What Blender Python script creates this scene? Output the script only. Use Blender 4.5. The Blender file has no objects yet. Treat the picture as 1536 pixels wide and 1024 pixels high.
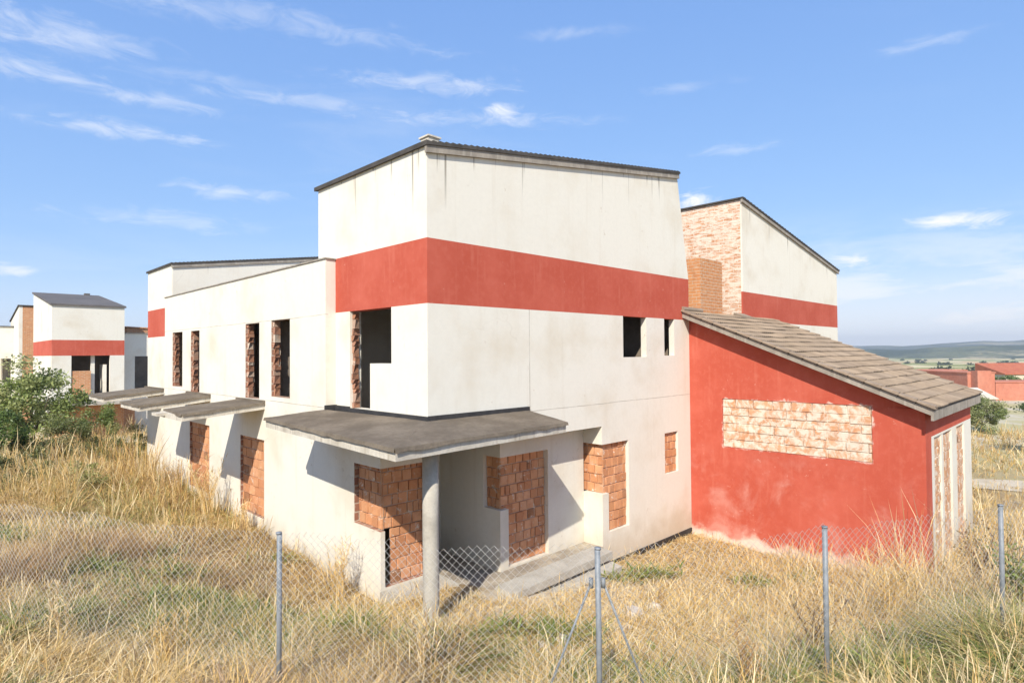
import bpy, math, random
import numpy as np
from mathutils import Vector, Matrix
random.seed(7); rng = np.random.default_rng(11)
S = bpy.context.scene; C = S.collection
# ------------------------------------------------------------------ camera
F, YAW, PITCH, ROLL = 897.247, 0.790228905, 0.0199540353, -0.00794666233
CAM = np.array([-7.37566, -9.90125, 4.60531])
fw = np.array([math.cos(YAW)*math.cos(PITCH), math.sin(YAW)*math.cos(PITCH), math.sin(PITCH)])
r0 = np.array([math.sin(YAW), -math.cos(YAW), 0.]); u0 = np.cross(r0, fw)
rt = math.cos(ROLL)*r0+math.sin(ROLL)*u0; up = np.cross(rt, fw)
cd = bpy.data.cameras.new('camera'); cam = bpy.data.objects.new('camera', cd); C.objects.link(cam)
cd.sensor_width = 36; cd.sensor_fit = 'HORIZONTAL'; cd.lens = 36*F/1536; cd.clip_start = .05; cd.clip_end = 20000
cam.matrix_world = Matrix(((rt[0], up[0], -fw[0], CAM[0]), (rt[1], up[1], -fw[1], CAM[1]), (rt[2], up[2], -fw[2], CAM[2]), (0, 0, 0, 1)))
S.camera = cam
FH = np.array([math.cos(YAW), math.sin(YAW)]); RH = np.array([math.sin(YAW), -math.cos(YAW)])
def LD(l, d):                       # metres to the right of / ahead of the viewpoint -> ground plan
    return CAM[0]+l*RH[0]+d*FH[0], CAM[1]+l*RH[1]+d*FH[1]
def at(px, d):                      # picture column and distance -> ground plan
    return LD((px-768)/F*d, d)
# ------------------------------------------------------------------ node helper
class NT:
    def __init__(s, tree):
        s.t = tree; s.n = tree.nodes; s.l = tree.links; s.n.clear()
    def add(s, typ, ins=None, **kw):
        n = s.n.new(typ)
        for k, v in kw.items(): setattr(n, k, v)
        for k, v in (ins or {}).items():
            i = n.inputs[k]
            if isinstance(v, bpy.types.NodeSocket): s.l.new(v, i)
            else: i.default_value = v
        return n
    def math(s, op, a, b=None, c=None, clamp=False):
        n = s.n.new('ShaderNodeMath'); n.operation = op; n.use_clamp = clamp
        for k, v in enumerate((a, b, c)):
            if v is None: continue
            if isinstance(v, bpy.types.NodeSocket): s.l.new(v, n.inputs[k])
            else: n.inputs[k].default_value = v
        return n.outputs[0]
    def vmath(s, op, a, b=None):
        n = s.n.new('ShaderNodeVectorMath'); n.operation = op
        for k, v in enumerate((a, b)):
            if v is None: continue
            if isinstance(v, bpy.types.NodeSocket): s.l.new(v, n.inputs[k])
            else: n.inputs[k].default_value = v
        return n.outputs['Value'] if op == 'DOT_PRODUCT' else n.outputs[0]
    def mix(s, f, a, b, mode='MIX'):
        n = s.n.new('ShaderNodeMix'); n.data_type = 'RGBA'; n.blend_type = mode
        for i, v in ((0, f), (6, a), (7, b)):
            if isinstance(v, bpy.types.NodeSocket): s.l.new(v, n.inputs[i])
            else: n.inputs[i].default_value = (*v, 1) if isinstance(v, tuple) and len(v) == 3 else v
        return n.outputs[2]
    def noise(s, vec, scale, detail=4, rough=.55, dist=0.):
        return s.add('ShaderNodeTexNoise', {'Vector': vec, 'Scale': scale, 'Detail': detail, 'Roughness': rough, 'Distortion': dist}).outputs[0]
    def ss(s, v, a, b, o0=0., o1=1.):
        return s.add('ShaderNodeMapRange', {'Value': v, 'From Min': a, 'From Max': b, 'To Min': o0, 'To Max': o1}, interpolation_type='SMOOTHSTEP').outputs[0]
    def pos(s): return s.add('ShaderNodeNewGeometry').outputs['Position']
    def xyz(s, v):
        n = s.add('ShaderNodeSeparateXYZ', {0: v}); return n.outputs[0], n.outputs[1], n.outputs[2]
    def comb(s, x, y, z): return s.add('ShaderNodeCombineXYZ', {0: x, 1: y, 2: z}).outputs[0]
    def bump(s, h, st, dist=.02):
        return s.add('ShaderNodeBump', {'Strength': st, 'Distance': dist, 'Height': h}).outputs[0]
    def out(s, col, rough=.9, normal=None, spec=.2, metal=0.):
        ins = {'Base Color': col if isinstance(col, bpy.types.NodeSocket) else (*col, 1), 'Roughness': rough, 'Specular IOR Level': spec, 'Metallic': metal}
        if normal is not None: ins['Normal'] = normal
        p = s.add('ShaderNodeBsdfPrincipled', ins)
        s.add('ShaderNodeOutputMaterial', {'Surface': p.outputs[0]})
def newmat(name):
    m = bpy.data.materials.new(name); m.use_nodes = True
    return m, NT(m.node_tree)
def line(t, v, c, w): return t.math('LESS_THAN', t.math('ABSOLUTE', t.math('SUBTRACT', v, c)), w)

# ------------------------------------------------------------------ materials
def mat_plaster(name, base=(.76, .725, .635), dirt=(.66, .59, .47), joints=False, ztop=None):
    m, t = newmat(name); p = t.pos(); x, y, z = t.xyz(p)
    n = t.noise(p, .55, 6, .6)
    col = t.mix(t.ss(n, .45, .78), base, dirt)
    n2 = t.noise(p, 9, 5, .6)
    col = t.mix(t.ss(n2, .35, .75, 0, .22), col, tuple(c*.82 for c in base))
    # rain streaks: narrow vertical runs
    h = t.math('ADD', x, y)
    sv = t.comb(t.math('MULTIPLY', h, 2.2), 0., t.math('MULTIPLY', z, .10))
    st = t.noise(sv, 2.0, 5, .65)
    col = t.mix(t.ss(st, .52, .76, 0, .3), col, (.60, .53, .42))
    if ztop:
        a, b = ztop
        top = t.math('SUBTRACT', t.math('ADD', t.math('MULTIPLY', x, b), a), z)     # distance below the eaves
        ln = t.noise(t.comb(t.math('MULTIPLY', h, 3.1), 0., 0.), 1.0, 1, .5)
        ln = t.ss(ln, .38, .7, .05, 1.5)
        dr = t.noise(t.comb(t.math('MULTIPLY', h, 6.5), 0., t.math('MULTIPLY', z, .06)), 1.0, 2, .6)
        msk = t.math('MULTIPLY', t.ss(dr, .60, .70), t.ss(t.math('DIVIDE', top, ln), .15, 1., 1., 0.))
        col = t.mix(t.math('MULTIPLY', msk, .75), col, (.20, .17, .13))
    foot = t.math('ADD', z, t.math('MULTIPLY', t.noise(p, 1.6, 4), 1.6))
    col = t.mix(t.ss(foot, -.45, .9, .62, 0), col, (.50, .41, .29))
    fk = t.math('MULTIPLY', t.ss(t.noise(p, 6.5, 5, .7), .62, .66), t.ss(t.noise(p, .7, 3, .6), .54, .62, 0, .7))
    col = t.mix(fk, col, (.54, .46, .36))
    # hairline cracks
    ck = t.add('ShaderNodeTexVoronoi', {'Vector': t.vmath('ADD', p, t.add('ShaderNodeTexNoise', {'Vector': p, 'Scale': 1.2, 'Detail': 3}).outputs[1]), 'Scale': .33}, feature='DISTANCE_TO_EDGE').outputs[0]
    col = t.mix(t.math('MULTIPLY', t.ss(ck, 0, .006, 1, 0), t.ss(t.noise(p, .5, 2), .56, .7, 0, .22)), col, (.4, .34, .27))
    if joints:
        onb = t.math('LESS_THAN', x, -.2); ona = t.math('SUBTRACT', 1., onb)
        wob = t.math('MULTIPLY', t.math('SUBTRACT', t.noise(p, .8, 3), .5), .06)
        zz = t.math('ADD', z, wob)
        j = t.math('MULTIPLY', t.math('MAXIMUM', line(t, zz, 3.31, .010), line(t, zz, 5.60, .009)), onb)
        jx = t.math('MULTIPLY', t.math('MULTIPLY', line(t, zz, 3.22, .010), t.math('GREATER_THAN', x, 3.02)), ona)
        jv = t.math('MULTIPLY', t.math('MULTIPLY', line(t, x, 3.02, .012), t.math('LESS_THAN', z, 5.65)), t.math('MULTIPLY', ona, t.math('GREATER_THAN', z, 3.2)))
        jj = t.math('MAXIMUM', j, t.math('MAXIMUM', jx, jv))
        col = t.mix(t.math('MULTIPLY', jj, t.ss(t.noise(p, 2.5, 3), .3, .6, .25, .7)), col, (.34, .29, .23))
    b = t.math('ADD', t.noise(p, 60, 4), t.math('MULTIPLY', t.noise(p, 2.5, 3), 1.5))
    t.out(col, .92, t.bump(b, .25, .012), .12)
    return m
def mat_red(name, bleach=False):
    m, t = newmat(name); p = t.pos(); x, y, z = t.xyz(p)
    col = t.mix(t.ss(t.noise(p, .7, 6, .6), .35, .7), (.47, .092, .056), (.54, .125, .082))
    col = t.mix(t.ss(t.noise(p, 7, 5, .65), .45, .75, 0, .35), col, (.58, .17, .115))
    col = t.mix(t.ss(t.noise(p, 14, 5, .7), .55, .8, 0, .3), col, (.38, .06, .036))
    sv = t.comb(t.math('MULTIPLY', t.math('ADD', x, y), 2.4), 0., t.math('MULTIPLY', z, .25))
    col = t.mix(t.ss(t.noise(sv, 2, 5, .6), .52, .75, 0, .28), col, (.64, .24, .17))
    fk = t.math('MULTIPLY', t.ss(t.noise(p, 8., 6, .75), .63, .67), t.ss(t.noise(p, .6, 3, .6), .50, .60, 0, .65))
    col = t.mix(fk, col, (.70, .46, .38))
    if bleach:
        e = t.noise(p, .62, 6, .62, .8)
        low = t.ss(z, 1.9, .6, 0, 1)
        col = t.mix(t.math('MULTIPLY', t.ss(e, .50, .76, 0, .42), low), col, (.74, .48, .41))
        ft = t.math('ADD', z, t.math('MULTIPLY', t.noise(p, 1.7, 5), 1.1))
        col = t.mix(t.ss(ft, -.72, -.42, .85, 0), col, (.76, .66, .56))
    if bleach:     # mortar splashed round the bare brick panel
        d_ = t.math('MAXIMUM', t.math('SUBTRACT', t.math('ABSOLUTE', t.math('ADD', y, 3.205)), 2.085), t.math('SUBTRACT', t.math('ABSOLUTE', t.math('SUBTRACT', z, 2.375)), .755))
        d_ = t.math('ADD', d_, t.math('MULTIPLY', t.math('SUBTRACT', t.noise(p, 3.2, 8, .75), .5), .42))
        col = t.mix(t.math('MULTIPLY', t.ss(d_, .05, -.02, 0, .8), t.math('MULTIPLY', t.math('LESS_THAN', x, 10.7), t.ss(t.noise(p, 1.9, 4, .6), .46, .62))), col, (.74, .64, .55))
    b = t.math('ADD', t.noise(p, 55, 4), t.noise(p, 3, 3))
    t.out(col, .88, t.bump(b, .22, .012), .15)
    return m
def mat_brickmesh(name, smear):          # real bricks: colour per brick from the mesh, plus fired-clay mottling and ribs
    m, t = newmat(name); p = t.pos(); x, y, z = t.xyz(p)
    a = t.add('ShaderNodeAttribute', attribute_name='Col').outputs[0]
    col = t.mix(t.ss(t.noise(p, 5, 5, .6), .35, .7, 0, .55), a, (.50, .22, .11))
    col = t.mix(t.ss(t.noise(p, 22, 4, .6), .5, .75, 0, .4), col, (.62, .38, .25))
    s = t.noise(p, 4.2, 6, .7, .5)
    col = t.mix(t.ss(s, .60-smear*.22, .70-smear*.12, 0, .9), col, (.72, .66, .56))
    rib = t.math('SINE', t.math('MULTIPLY', z, 210.))
    hgt = t.math('ADD', t.math('MULTIPLY', rib, .35), t.noise(p, 30, 4))
    t.out(col, .9, t.bump(hgt, .4, .012), .12)
    return m
def mat_bricktex(name, c1, c2, mortar, w, h, ms, smear=0.):
    m, t = newmat(name); p = t.pos()
    uv = t.add('ShaderNodeUVMap').outputs[0]
    wv = t.vmath('ADD', uv, t.vmath('MULTIPLY', t.vmath('SUBTRACT', t.add('ShaderNodeTexNoise', {'Vector': p, 'Scale': 3., 'Detail': 3}).outputs[1], (.5, .5, .5)), (.07, .05, 0)))
    br = t.add('ShaderNodeTexBrick', {'Vector': wv, 'Color1': (*c1, 1), 'Color2': (*c2, 1), 'Mortar': (*mortar, 1), 'Scale': 1., 'Mortar Size': ms, 'Mortar Smooth': .3, 'Bias': 0., 'Brick Width': w, 'Row Height': h})
    col = t.mix(t.ss(t.noise(p, 6, 5, .6), .4, .75, 0, .5), br.outputs[0], tuple(c*.62 for c in c1))
    st = t.vmath('MULTIPLY', p, (1., 1., 3.2))
    if smear: col = t.mix(t.ss(t.noise(st, 2.6, 6, .72, .6), .62-smear*.2, .74-smear*.12, 0, .9), col, mortar)
    hgt = t.math('ADD', t.math('MULTIPLY', br.outputs[1], -1.), t.math('MULTIPLY', t.noise(p, 25, 4), .4))
    t.out(col, .92, t.bump(hgt, .5, .02), .1)
    return m
def mat_mottle(name, a, b, scale=3., rough=.9, bump=.3, bd=.02, spec=.2, fine=None, streak=None, tone=False):
    m, t = newmat(name); p = t.pos(); x, y, z = t.xyz(p)
    col = t.mix(t.ss(t.noise(p, scale, 6, .62), .35, .7), a, b)
    col = t.mix(t.ss(t.noise(p, scale*9, 5, .65), .4, .75, 0, .4), col, tuple(c*.6 for c in a))
    if streak:
        sv = t.comb(t.math('MULTIPLY', x, 5.), t.math('MULTIPLY', y, 5.), t.math('MULTIPLY', z, .6))
        col = t.mix(t.ss(t.noise(sv, 2., 4, .6), .5, .7, 0, .6), col, streak)
    if tone: col = t.mix(1., col, t.add('ShaderNodeAttribute', attribute_name='Col').outputs[0], 'MULTIPLY')
    t.out(col, rough, t.bump(t.noise(p, scale*14, 5), bump, bd), spec)
    return m
def mat_leaf(name, trans=.3, rough=.6):
    m, t = newmat(name)
    a = t.add('ShaderNodeAttribute', attribute_name='Col').outputs[0]
    d = t.add('ShaderNodeBsdfDiffuse', {'Color': a, 'Roughness': .5}).outputs[0]
    tr = t.add('ShaderNodeBsdfTranslucent', {'Color': a}).outputs[0]
    g = t.add('ShaderNodeBsdfGlossy', {'Color': (1, 1, 1, 1), 'Roughness': rough}).outputs[0]
    s1 = t.add('ShaderNodeMixShader', {0: trans, 1: d, 2: tr}).outputs[0]
    s2 = t.add('ShaderNodeMixShader', {0: .03, 1: s1, 2: g}).outputs[0]
    t.add('ShaderNodeOutputMaterial', {'Surface': s2}); return m
M = {}
M['plaster'] = mat_plaster('plaster', joints=True, ztop=(8.86, .146))
M['plaster2'] = mat_plaster('plaster_far', base=(.78, .74, .64), ztop=(12.45, -.1588))
M['plaster3'] = mat_plaster('plaster_plain')
M['red'] = mat_red('red_paint'); M['redb'] = mat_red('red_paint_bleached', True)
M['bricks'] = mat_brickmesh('clay_bricks', .12); M['bricksw'] = mat_brickmesh('mortar_smeared_bricks', .92)
M['bricks_mid'] = mat_brickmesh('pale_bricks', .62)
M['brickwall'] = mat_bricktex('brick_party_wall', (.62, .33, .18), (.54, .25, .13), (.76, .67, .55), .36, .125, .014, 1.15)
M['brickor'] = mat_bricktex('brick_orange', (.62, .29, .13), (.54, .23, .10), (.62, .50, .37), .30, .11, .010, .3)
M['brickraw'] = mat_bricktex('brick_reveal', (.38, .19, .13), (.30, .15, .10), (.52, .44, .36), .25, .2, .02, .6)
M['brickdark'] = mat_bricktex('brick_dark', (.34, .12, .06), (.28, .10, .05), (.34, .27, .2), .33, .2, .015)
M['felt'] = mat_mottle('roofing_felt', (.15, .122, .092), (.225, .185, .14), 1.3, .95, .5, .02, .1)
M['flash'] = mat_mottle('bitumen_flashing', (.035, .034, .035), (.06, .056, .054), 3, .6, .4, .02, .3)
M['conc'] = mat_mottle('concrete', (.50, .465, .40), (.38, .345, .29), 2.2, .93, .35, .015, .12)
M['conc_st'] = mat_mottle('stained_concrete', (.66, .61, .52), (.50, .45, .37), 1.6, .93, .35, .015, .12, streak=(.34, .29, .23))
M['fascia'] = mat_mottle('weathered_fascia', (.36, .32, .27), (.25, .22, .185), 3., .9, .3, .015, .15, streak=(.47, .43, .36))
M['tile'] = mat_mottle('concrete_roof_tile', (.345, .268, .20), (.255, .197, .147), 1.1, .92, .4, .015, .12, tone=True)
M['tiledark_gapshade'] = mat_mottle('dark_roof_tile_and_gap_shade', (.06, .055, .05), (.10, .09, .08), 2., .85, .4, .02, .2)
M['shingle'] = mat_mottle('grey_roofing', (.13, .12, .115), (.17, .155, .145), .6, .9, .3, .02, .15)
M['inside'] = mat_mottle('raw_interior', (.30, .25, .20), (.20, .16, .13), 1., .95, .3, .02, .1)
M['galv'] = mat_mottle('galvanised_steel', (.26, .28, .30), (.17, .19, .205), 14, .5, .2, .004, .5)
M['wire'] = mat_mottle('galvanised_wire', (.64, .62, .58), (.52, .50, .47), 9, .5, .0, .002, .5)
M['dust'] = mat_mottle('dusty_floor', (.30, .255, .20), (.50, .43, .33), 1.4, .95, .5, .03, .1)
M['stone'] = mat_mottle('pale_rubble', (.66, .60, .52), (.50, .44, .37), 4., .95, .6, .02, .1)
M['bark'] = mat_mottle('bark', (.17, .125, .085), (.10, .075, .05), 8., .95, .6, .02, .1)
M['grass'] = mat_leaf('dry_grass', .28, .5); M['leaf'] = mat_leaf('leaves', .30, .45)

# ------------------------------------------------------------------ mesh builder
class MB:
    def __init__(s): s.v = []; s.f = []; s.uv = []; s.mi = []; s.col = []
    def face(s, pts, uv=None, mi=0, col=(1, 1, 1)):
        b = len(s.v); s.v += [tuple(map(float, p)) for p in pts]; s.f.append(list(range(b, b+len(pts))))
        if uv is None:
            a, bb, c = (np.array(pts[i], float) for i in (0, 1, 2)); n = np.abs(np.cross(bb-a, c-a))
            k = int(np.argmax(n)); i, j = ((1, 2), (0, 2), (0, 1))[k]
            uv = [(p[i], p[j]) for p in pts]
        s.uv += uv; s.mi.append(mi); s.col += [col]*len(pts)
    def box(s, a, b, mi=0, col=(1, 1, 1)):
        x0, y0, z0 = a; x1, y1, z1 = b
        s.hexa([(x0, y0, z0), (x1, y0, z0), (x1, y1, z0), (x0, y1, z0), (x0, y0, z1), (x1, y0, z1), (x1, y1, z1), (x0, y1, z1)], mi, col)
    def hexa(s, p, mi=0, col=(1, 1, 1), mtop=None):
        for k, q in enumerate(((3, 2, 1, 0), (4, 5, 6, 7), (0, 1, 5, 4), (1, 2, 6, 5), (2, 3, 7, 6), (3, 0, 4, 7))):
            s.face([p[i] for i in q], None, mtop if (k == 1 and mtop is not None) else mi, col)
    def tube(s, pts, rads, n=8, cap=True, mi=0, col=(1, 1, 1)):
        pts = [Vector(p) for p in pts]; rings = []
        for i, p in enumerate(pts):
            d = (pts[min(i+1, len(pts)-1)]-pts[max(i-1, 0)]).normalized()
            a = d.cross(Vector((0, 0, 1)) if abs(d.z) < .9 else Vector((1, 0, 0))).normalized(); b = d.cross(a)
            r = rads[i] if isinstance(rads, (list, tuple)) else rads
            rings.append([p+(a*math.cos(k*2*math.pi/n)+b*math.sin(k*2*math.pi/n))*r for k in range(n)])
        for i in range(len(pts)-1):
            for k in range(n):
                s.face([rings[i][k], rings[i][(k+1) % n], rings[i+1][(k+1) % n], rings[i+1][k]], None, mi, col)
        if cap: s.face(rings[0][::-1], None, mi, col); s.face(rings[-1], None, mi, col)
    def build(s, name, mats, parent=None, smooth=False):
        me = bpy.data.meshes.new(name); me.from_pydata(s.v, [], s.f)
        ul = me.uv_layers.new(name='UVMap'); ul.data.foreach_set('uv', np.array(s.uv, np.float32).ravel())
        ca = me.color_attributes.new('Col', 'FLOAT_COLOR', 'CORNER')
        ca.data.foreach_set('color', np.hstack([np.array(s.col, np.float32), np.ones((len(s.col), 1), np.float32)]).ravel())
        if not isinstance(mats, (list, tuple)): mats = [mats]
        for m in mats: me.materials.append(m)
        me.polygons.foreach_set('material_index', np.array(s.mi, np.int32))
        import bmesh
        bm = bmesh.new(); bm.from_mesh(me); bmesh.ops.remove_doubles(bm, verts=bm.verts, dist=.0004)
        bmesh.ops.recalc_face_normals(bm, faces=bm.faces)
        bm.to_mesh(me); bm.free()
        if smooth: me.polygons.foreach_set('use_smooth', np.ones(len(me.polygons), bool))
        me.update(); return link(name, me, parent)
def link(name, me, parent=None):
    o = bpy.data.objects.new(name, me); C.objects.link(o)
    if parent is not None:
        off = parent.location if parent.parent is None else Vector((0, 0, 0))
        o.parent = parent; o.matrix_parent_inverse = Matrix.Translation(-off)
    return o
def thing(name, label, cat, loc, group=None):
    o = bpy.data.objects.new(name, None); C.objects.link(o); o.location = loc; o.empty_display_size = .3
    return tag(o, label, cat, group)
def tag(o, label, cat, group=None):
    o['label'] = label; o['category'] = cat
    if group: o['group'] = group
    return o
def kind(o, k): o['kind'] = k; return o
def rawmesh(name, v, nper, faces, col, mat, parent=None):
    """v (N*nper,3), faces: list of index tuples within one unit, col (N,3)"""
    N = len(v)//nper; idx = []; sizes = []
    base = (np.arange(N)*nper)[:, None]
    loops = np.concatenate([base+np.array(f)[None, :] for f in faces], 1).ravel()
    fs = np.tile(np.array([len(f) for f in faces]), N)
    me = bpy.data.meshes.new(name)
    me.vertices.add(len(v)); me.vertices.foreach_set('co', np.ascontiguousarray(v, np.float32).ravel())
    me.loops.add(len(loops)); me.loops.foreach_set('vertex_index', loops.astype(np.int32))
    me.polygons.add(len(fs)); me.polygons.foreach_set('loop_start', np.concatenate([[0], np.cumsum(fs)[:-1]]).astype(np.int32))
    me.polygons.foreach_set('loop_total', fs.astype(np.int32))
    ca = me.color_attributes.new('Col', 'FLOAT_COLOR', 'POINT')
    cc = np.ones((len(v), 4), np.float32)
    cc[:, :3] = np.repeat(col, nper, 0) if len(col) == N else col
    ca.data.foreach_set('color', cc.ravel())
    me.materials.append(mat); me.update(calc_edges=True); me.validate()
    return link(name, me, parent)
# wall with openings. axis 'x': runs along x at plane y=p (thickness towards +y*t); axis 'y': runs along y at plane x=p
def wall(axis, p, t, u0, u1, z0, ztop, holes=(), skip=None, zone=None, only=None, us=(), zs=(), mb=None, reveal=0):
    mb = mb or MB(); zt = ztop if callable(ztop) else (lambda u: ztop)
    U = sorted({round(a, 4) for a in [u0, u1, *us] + [h[0] for h in holes]+[h[1] for h in holes] if u0-1e-6 <= a <= u1+1e-6})
    TOP = 1e6
    Z = sorted({round(a, 4) for a in [z0, *zs]+[h[2] for h in holes]+[h[3] for h in holes] if a >= z0-1e-6})+[TOP]
    nu, nz = len(U)-1, len(Z)-1
    def solid(i, j):
        if i < 0 or j < 0 or i >= nu or j >= nz: return 0
        uc = (U[i]+U[i+1])/2; zc = (Z[j]+(Z[j+1] if Z[j+1] < TOP else min(zt(U[i]), zt(U[i+1]))))/2
        if skip and skip(uc, zc): return 0
        for h in holes:
            if h[0] < uc < h[1] and h[2] < zc < h[3]: return -1
        return 1
    def P(u, d, z): return (u, p+d, z) if axis == 'x' else (p+d, u, z)
    def zz(j, u): return Z[j] if Z[j] < TOP else zt(u)
    for i in range(nu):
        for j in range(nz):
            if solid(i, j) < 1: continue
            ua, ub = U[i], U[i+1]; uc = (ua+ub)/2; zc = (Z[j]+min(zz(j+1, ua), 1e5))/2
            k = zone(uc, zc) if zone else 0
            if only is not None and k != only: continue
            mi = 0 if only is not None else k
            a, b, c, d = (ua, zz(j, ua)), (ub, zz(j, ub)), (ub, zz(j+1, ub)), (ua, zz(j+1, ua))
            q = (a, b, c, d); uv = [tuple(x) for x in q]
            mb.face([P(u, 0, z) for u, z in q], uv, mi)
            mb.face([P(u, t, z) for u, z in q[::-1]], uv[::-1], mi)
            for (di, dj, e0, e1) in ((-1, 0, d, a), (1, 0, b, c), (0, -1, a, b), (0, 1, c, d)):
                s = solid(i+di, j+dj)
                if s < 1:
                    uvs = [(0, e0[1]), (0, e1[1]), (t, e1[1]), (t, e0[1])] if di else [(e0[0], 0), (e1[0], 0), (e1[0], t), (e0[0], t)]
                    mb.face([P(e0[0], 0, e0[1]), P(e1[0], 0, e1[1]), P(e1[0], t, e1[1]), P(e0[0], t, e0[1])], uvs, reveal if s == -1 else mi)
    return mb
CLAY = [(.64, .315, .155), (.58, .27, .13), (.68, .36, .19), (.54, .245, .12), (.66, .33, .17), (.68, .37, .21)]
def infill(mb, axis, p, u0, u1, z0, z1, bw=.27, bh=.25, pal=CLAY, mort=(.62, .52, .41), seed=1, d=.03):
    """hand-laid bricks proud of a mortar bed; plane p faces -x ('y' axis) or -y ('x' axis)"""
    r = random.Random(seed)
    def P(u, q, z): return (u, p-q, z) if axis == 'x' else (p-q, u, z)
    def bx(ua, ub, za, zb, qa, qb, col, tilt):
        e = .009; j = lambda: r.uniform(-.006, .006)
        bk = [(ua, za), (ub, za), (ub, zb), (ua, zb)]
        fr = [(ua+e+j(), za+e+j()), (ub-e+j(), za+e+j()), (ub-e+j(), zb-e+j()), (ua+e+j(), zb-e+j())]
        q = [qb+tilt[0]*s+tilt[1]*w for s, w in ((-1, -1), (1, -1), (1, 1), (-1, 1))]
        B = [P(u, qa, z) for u, z in bk]; Fp = [P(u, qq, z) for (u, z), qq in zip(fr, q)]
        mb.face(Fp, None, 0, col)
        for k in range(4): mb.face([B[k], B[(k+1) % 4], Fp[(k+1) % 4], Fp[k]], None, 0, tuple(c*.9 for c in col))
    mb.face([P(u0, 0, z0), P(u1, 0, z0), P(u1, 0, z1), P(u0, 0, z1)], None, 0, mort)
    z = z0; row = 0
    while z < z1-.03:
        h = min(bh*r.uniform(.96, 1.04), z1-z)
        if z1-z-h < .07: h = z1-z
        u = u0-(bw*.5 if row % 2 else 0)*r.uniform(.6, 1.1)
        while u < u1-.01:
            w = bw*r.choice((1, 1, 1, 1, .98, .6))
            a, b = max(u, u0), min(u+w, u1)
            if b-a > .03:
                q_ = r.uniform(.9, 1.08)
                g = r.uniform(.007, .012)
                if r.random() < .035 and b-a > .12: col = tuple(c*.45 for c in r.choice(pal))
                else: col = tuple(c*q_ for c in r.choice(pal))
                bx(a+g, b-g, z+g, z+h-g*.7, 0., d+r.uniform(-.014, .012), col, (r.uniform(-.006, .006), r.uniform(-.006, .006)))
            u += w
        z += h; row += 1
    return mb

# ================================================================== SUN, SKY, AIR
SD = Vector((1., .66, -.97)).normalized()
sl = bpy.data.lights.new('sun', 'SUN'); sl.energy = 4.85; sl.angle = math.radians(.53); sl.color = (1., .93, .81)
so = bpy.data.objects.new('sun', sl); C.objects.link(so); so.rotation_euler = SD.to_track_quat('-Z', 'Y').to_euler(); so.location = (-30, -20, 40)
W = bpy.data.worlds.new('World'); S.world = W; W.use_nodes = True
t = NT(W.node_tree)
sky = t.add('ShaderNodeTexSky', sky_type='NISHITA'); sky.sun_disc = False
sky.sun_elevation = math.asin(-SD.z); sky.sun_rotation = math.atan2(-SD.x, -SD.y); sky.altitude = 700; sky.air_density = 1.0; sky.dust_density = .6; sky.ozone_density = 1.6
g = t.add('ShaderNodeTexCoord').outputs['Generated']; dx, dy, dz = t.xyz(g)
dzc = t.math('MAXIMUM', dz, .03)
al = t.math('ADD', t.math('MULTIPLY', dx, RH[0]), t.math('MULTIPLY', dy, RH[1])); fo = t.math('ADD', t.math('MULTIPLY', dx, FH[0]), t.math('MULTIPLY', dy, FH[1]))
inv = t.math('DIVIDE', 1., t.math('ADD', dzc, .10))
pv = t.comb(t.math('MULTIPLY', t.math('MULTIPLY', al, inv), .85), t.math('MULTIPLY', t.math('MULTIPLY', fo, inv), 1.9), 3.7)
w1 = t.noise(pv, 1.15, 8, .62, .7)
w2 = t.noise(pv, .42, 3, .5)
wisp = t.math('MULTIPLY', t.ss(w1, .49, .80), t.ss(w2, .40, .66))
wisp = t.math('MULTIPLY', wisp, t.ss(al, .75, -.5, .25, 1.))
pv2 = t.comb(t.math('MULTIPLY', al, 5.), t.math('MULTIPLY', dz, 26.), t.math('MULTIPLY', fo, 5.))
low = t.math('MULTIPLY', t.ss(t.noise(pv2, 1., 6, .6, .4), .36, .66), t.math('MULTIPLY', t.ss(dz, .22, .04), t.ss(al, -.1, .5, .25, 1.)))
cl = t.math('MAXIMUM', t.math('MULTIPLY', wisp, .14), t.math('MULTIPLY', low, .9))
def dirpx(px, py):
    d = fw+rt*(px-768)/F-up*(py-512)/F; return d/np.linalg.norm(d)
nz = t.noise(t.comb(t.math('MULTIPLY', al, 16.), t.math('MULTIPLY', dz, 48.), t.math('MULTIPLY', fo, 16.)), 1., 8, .66, .9)
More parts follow.
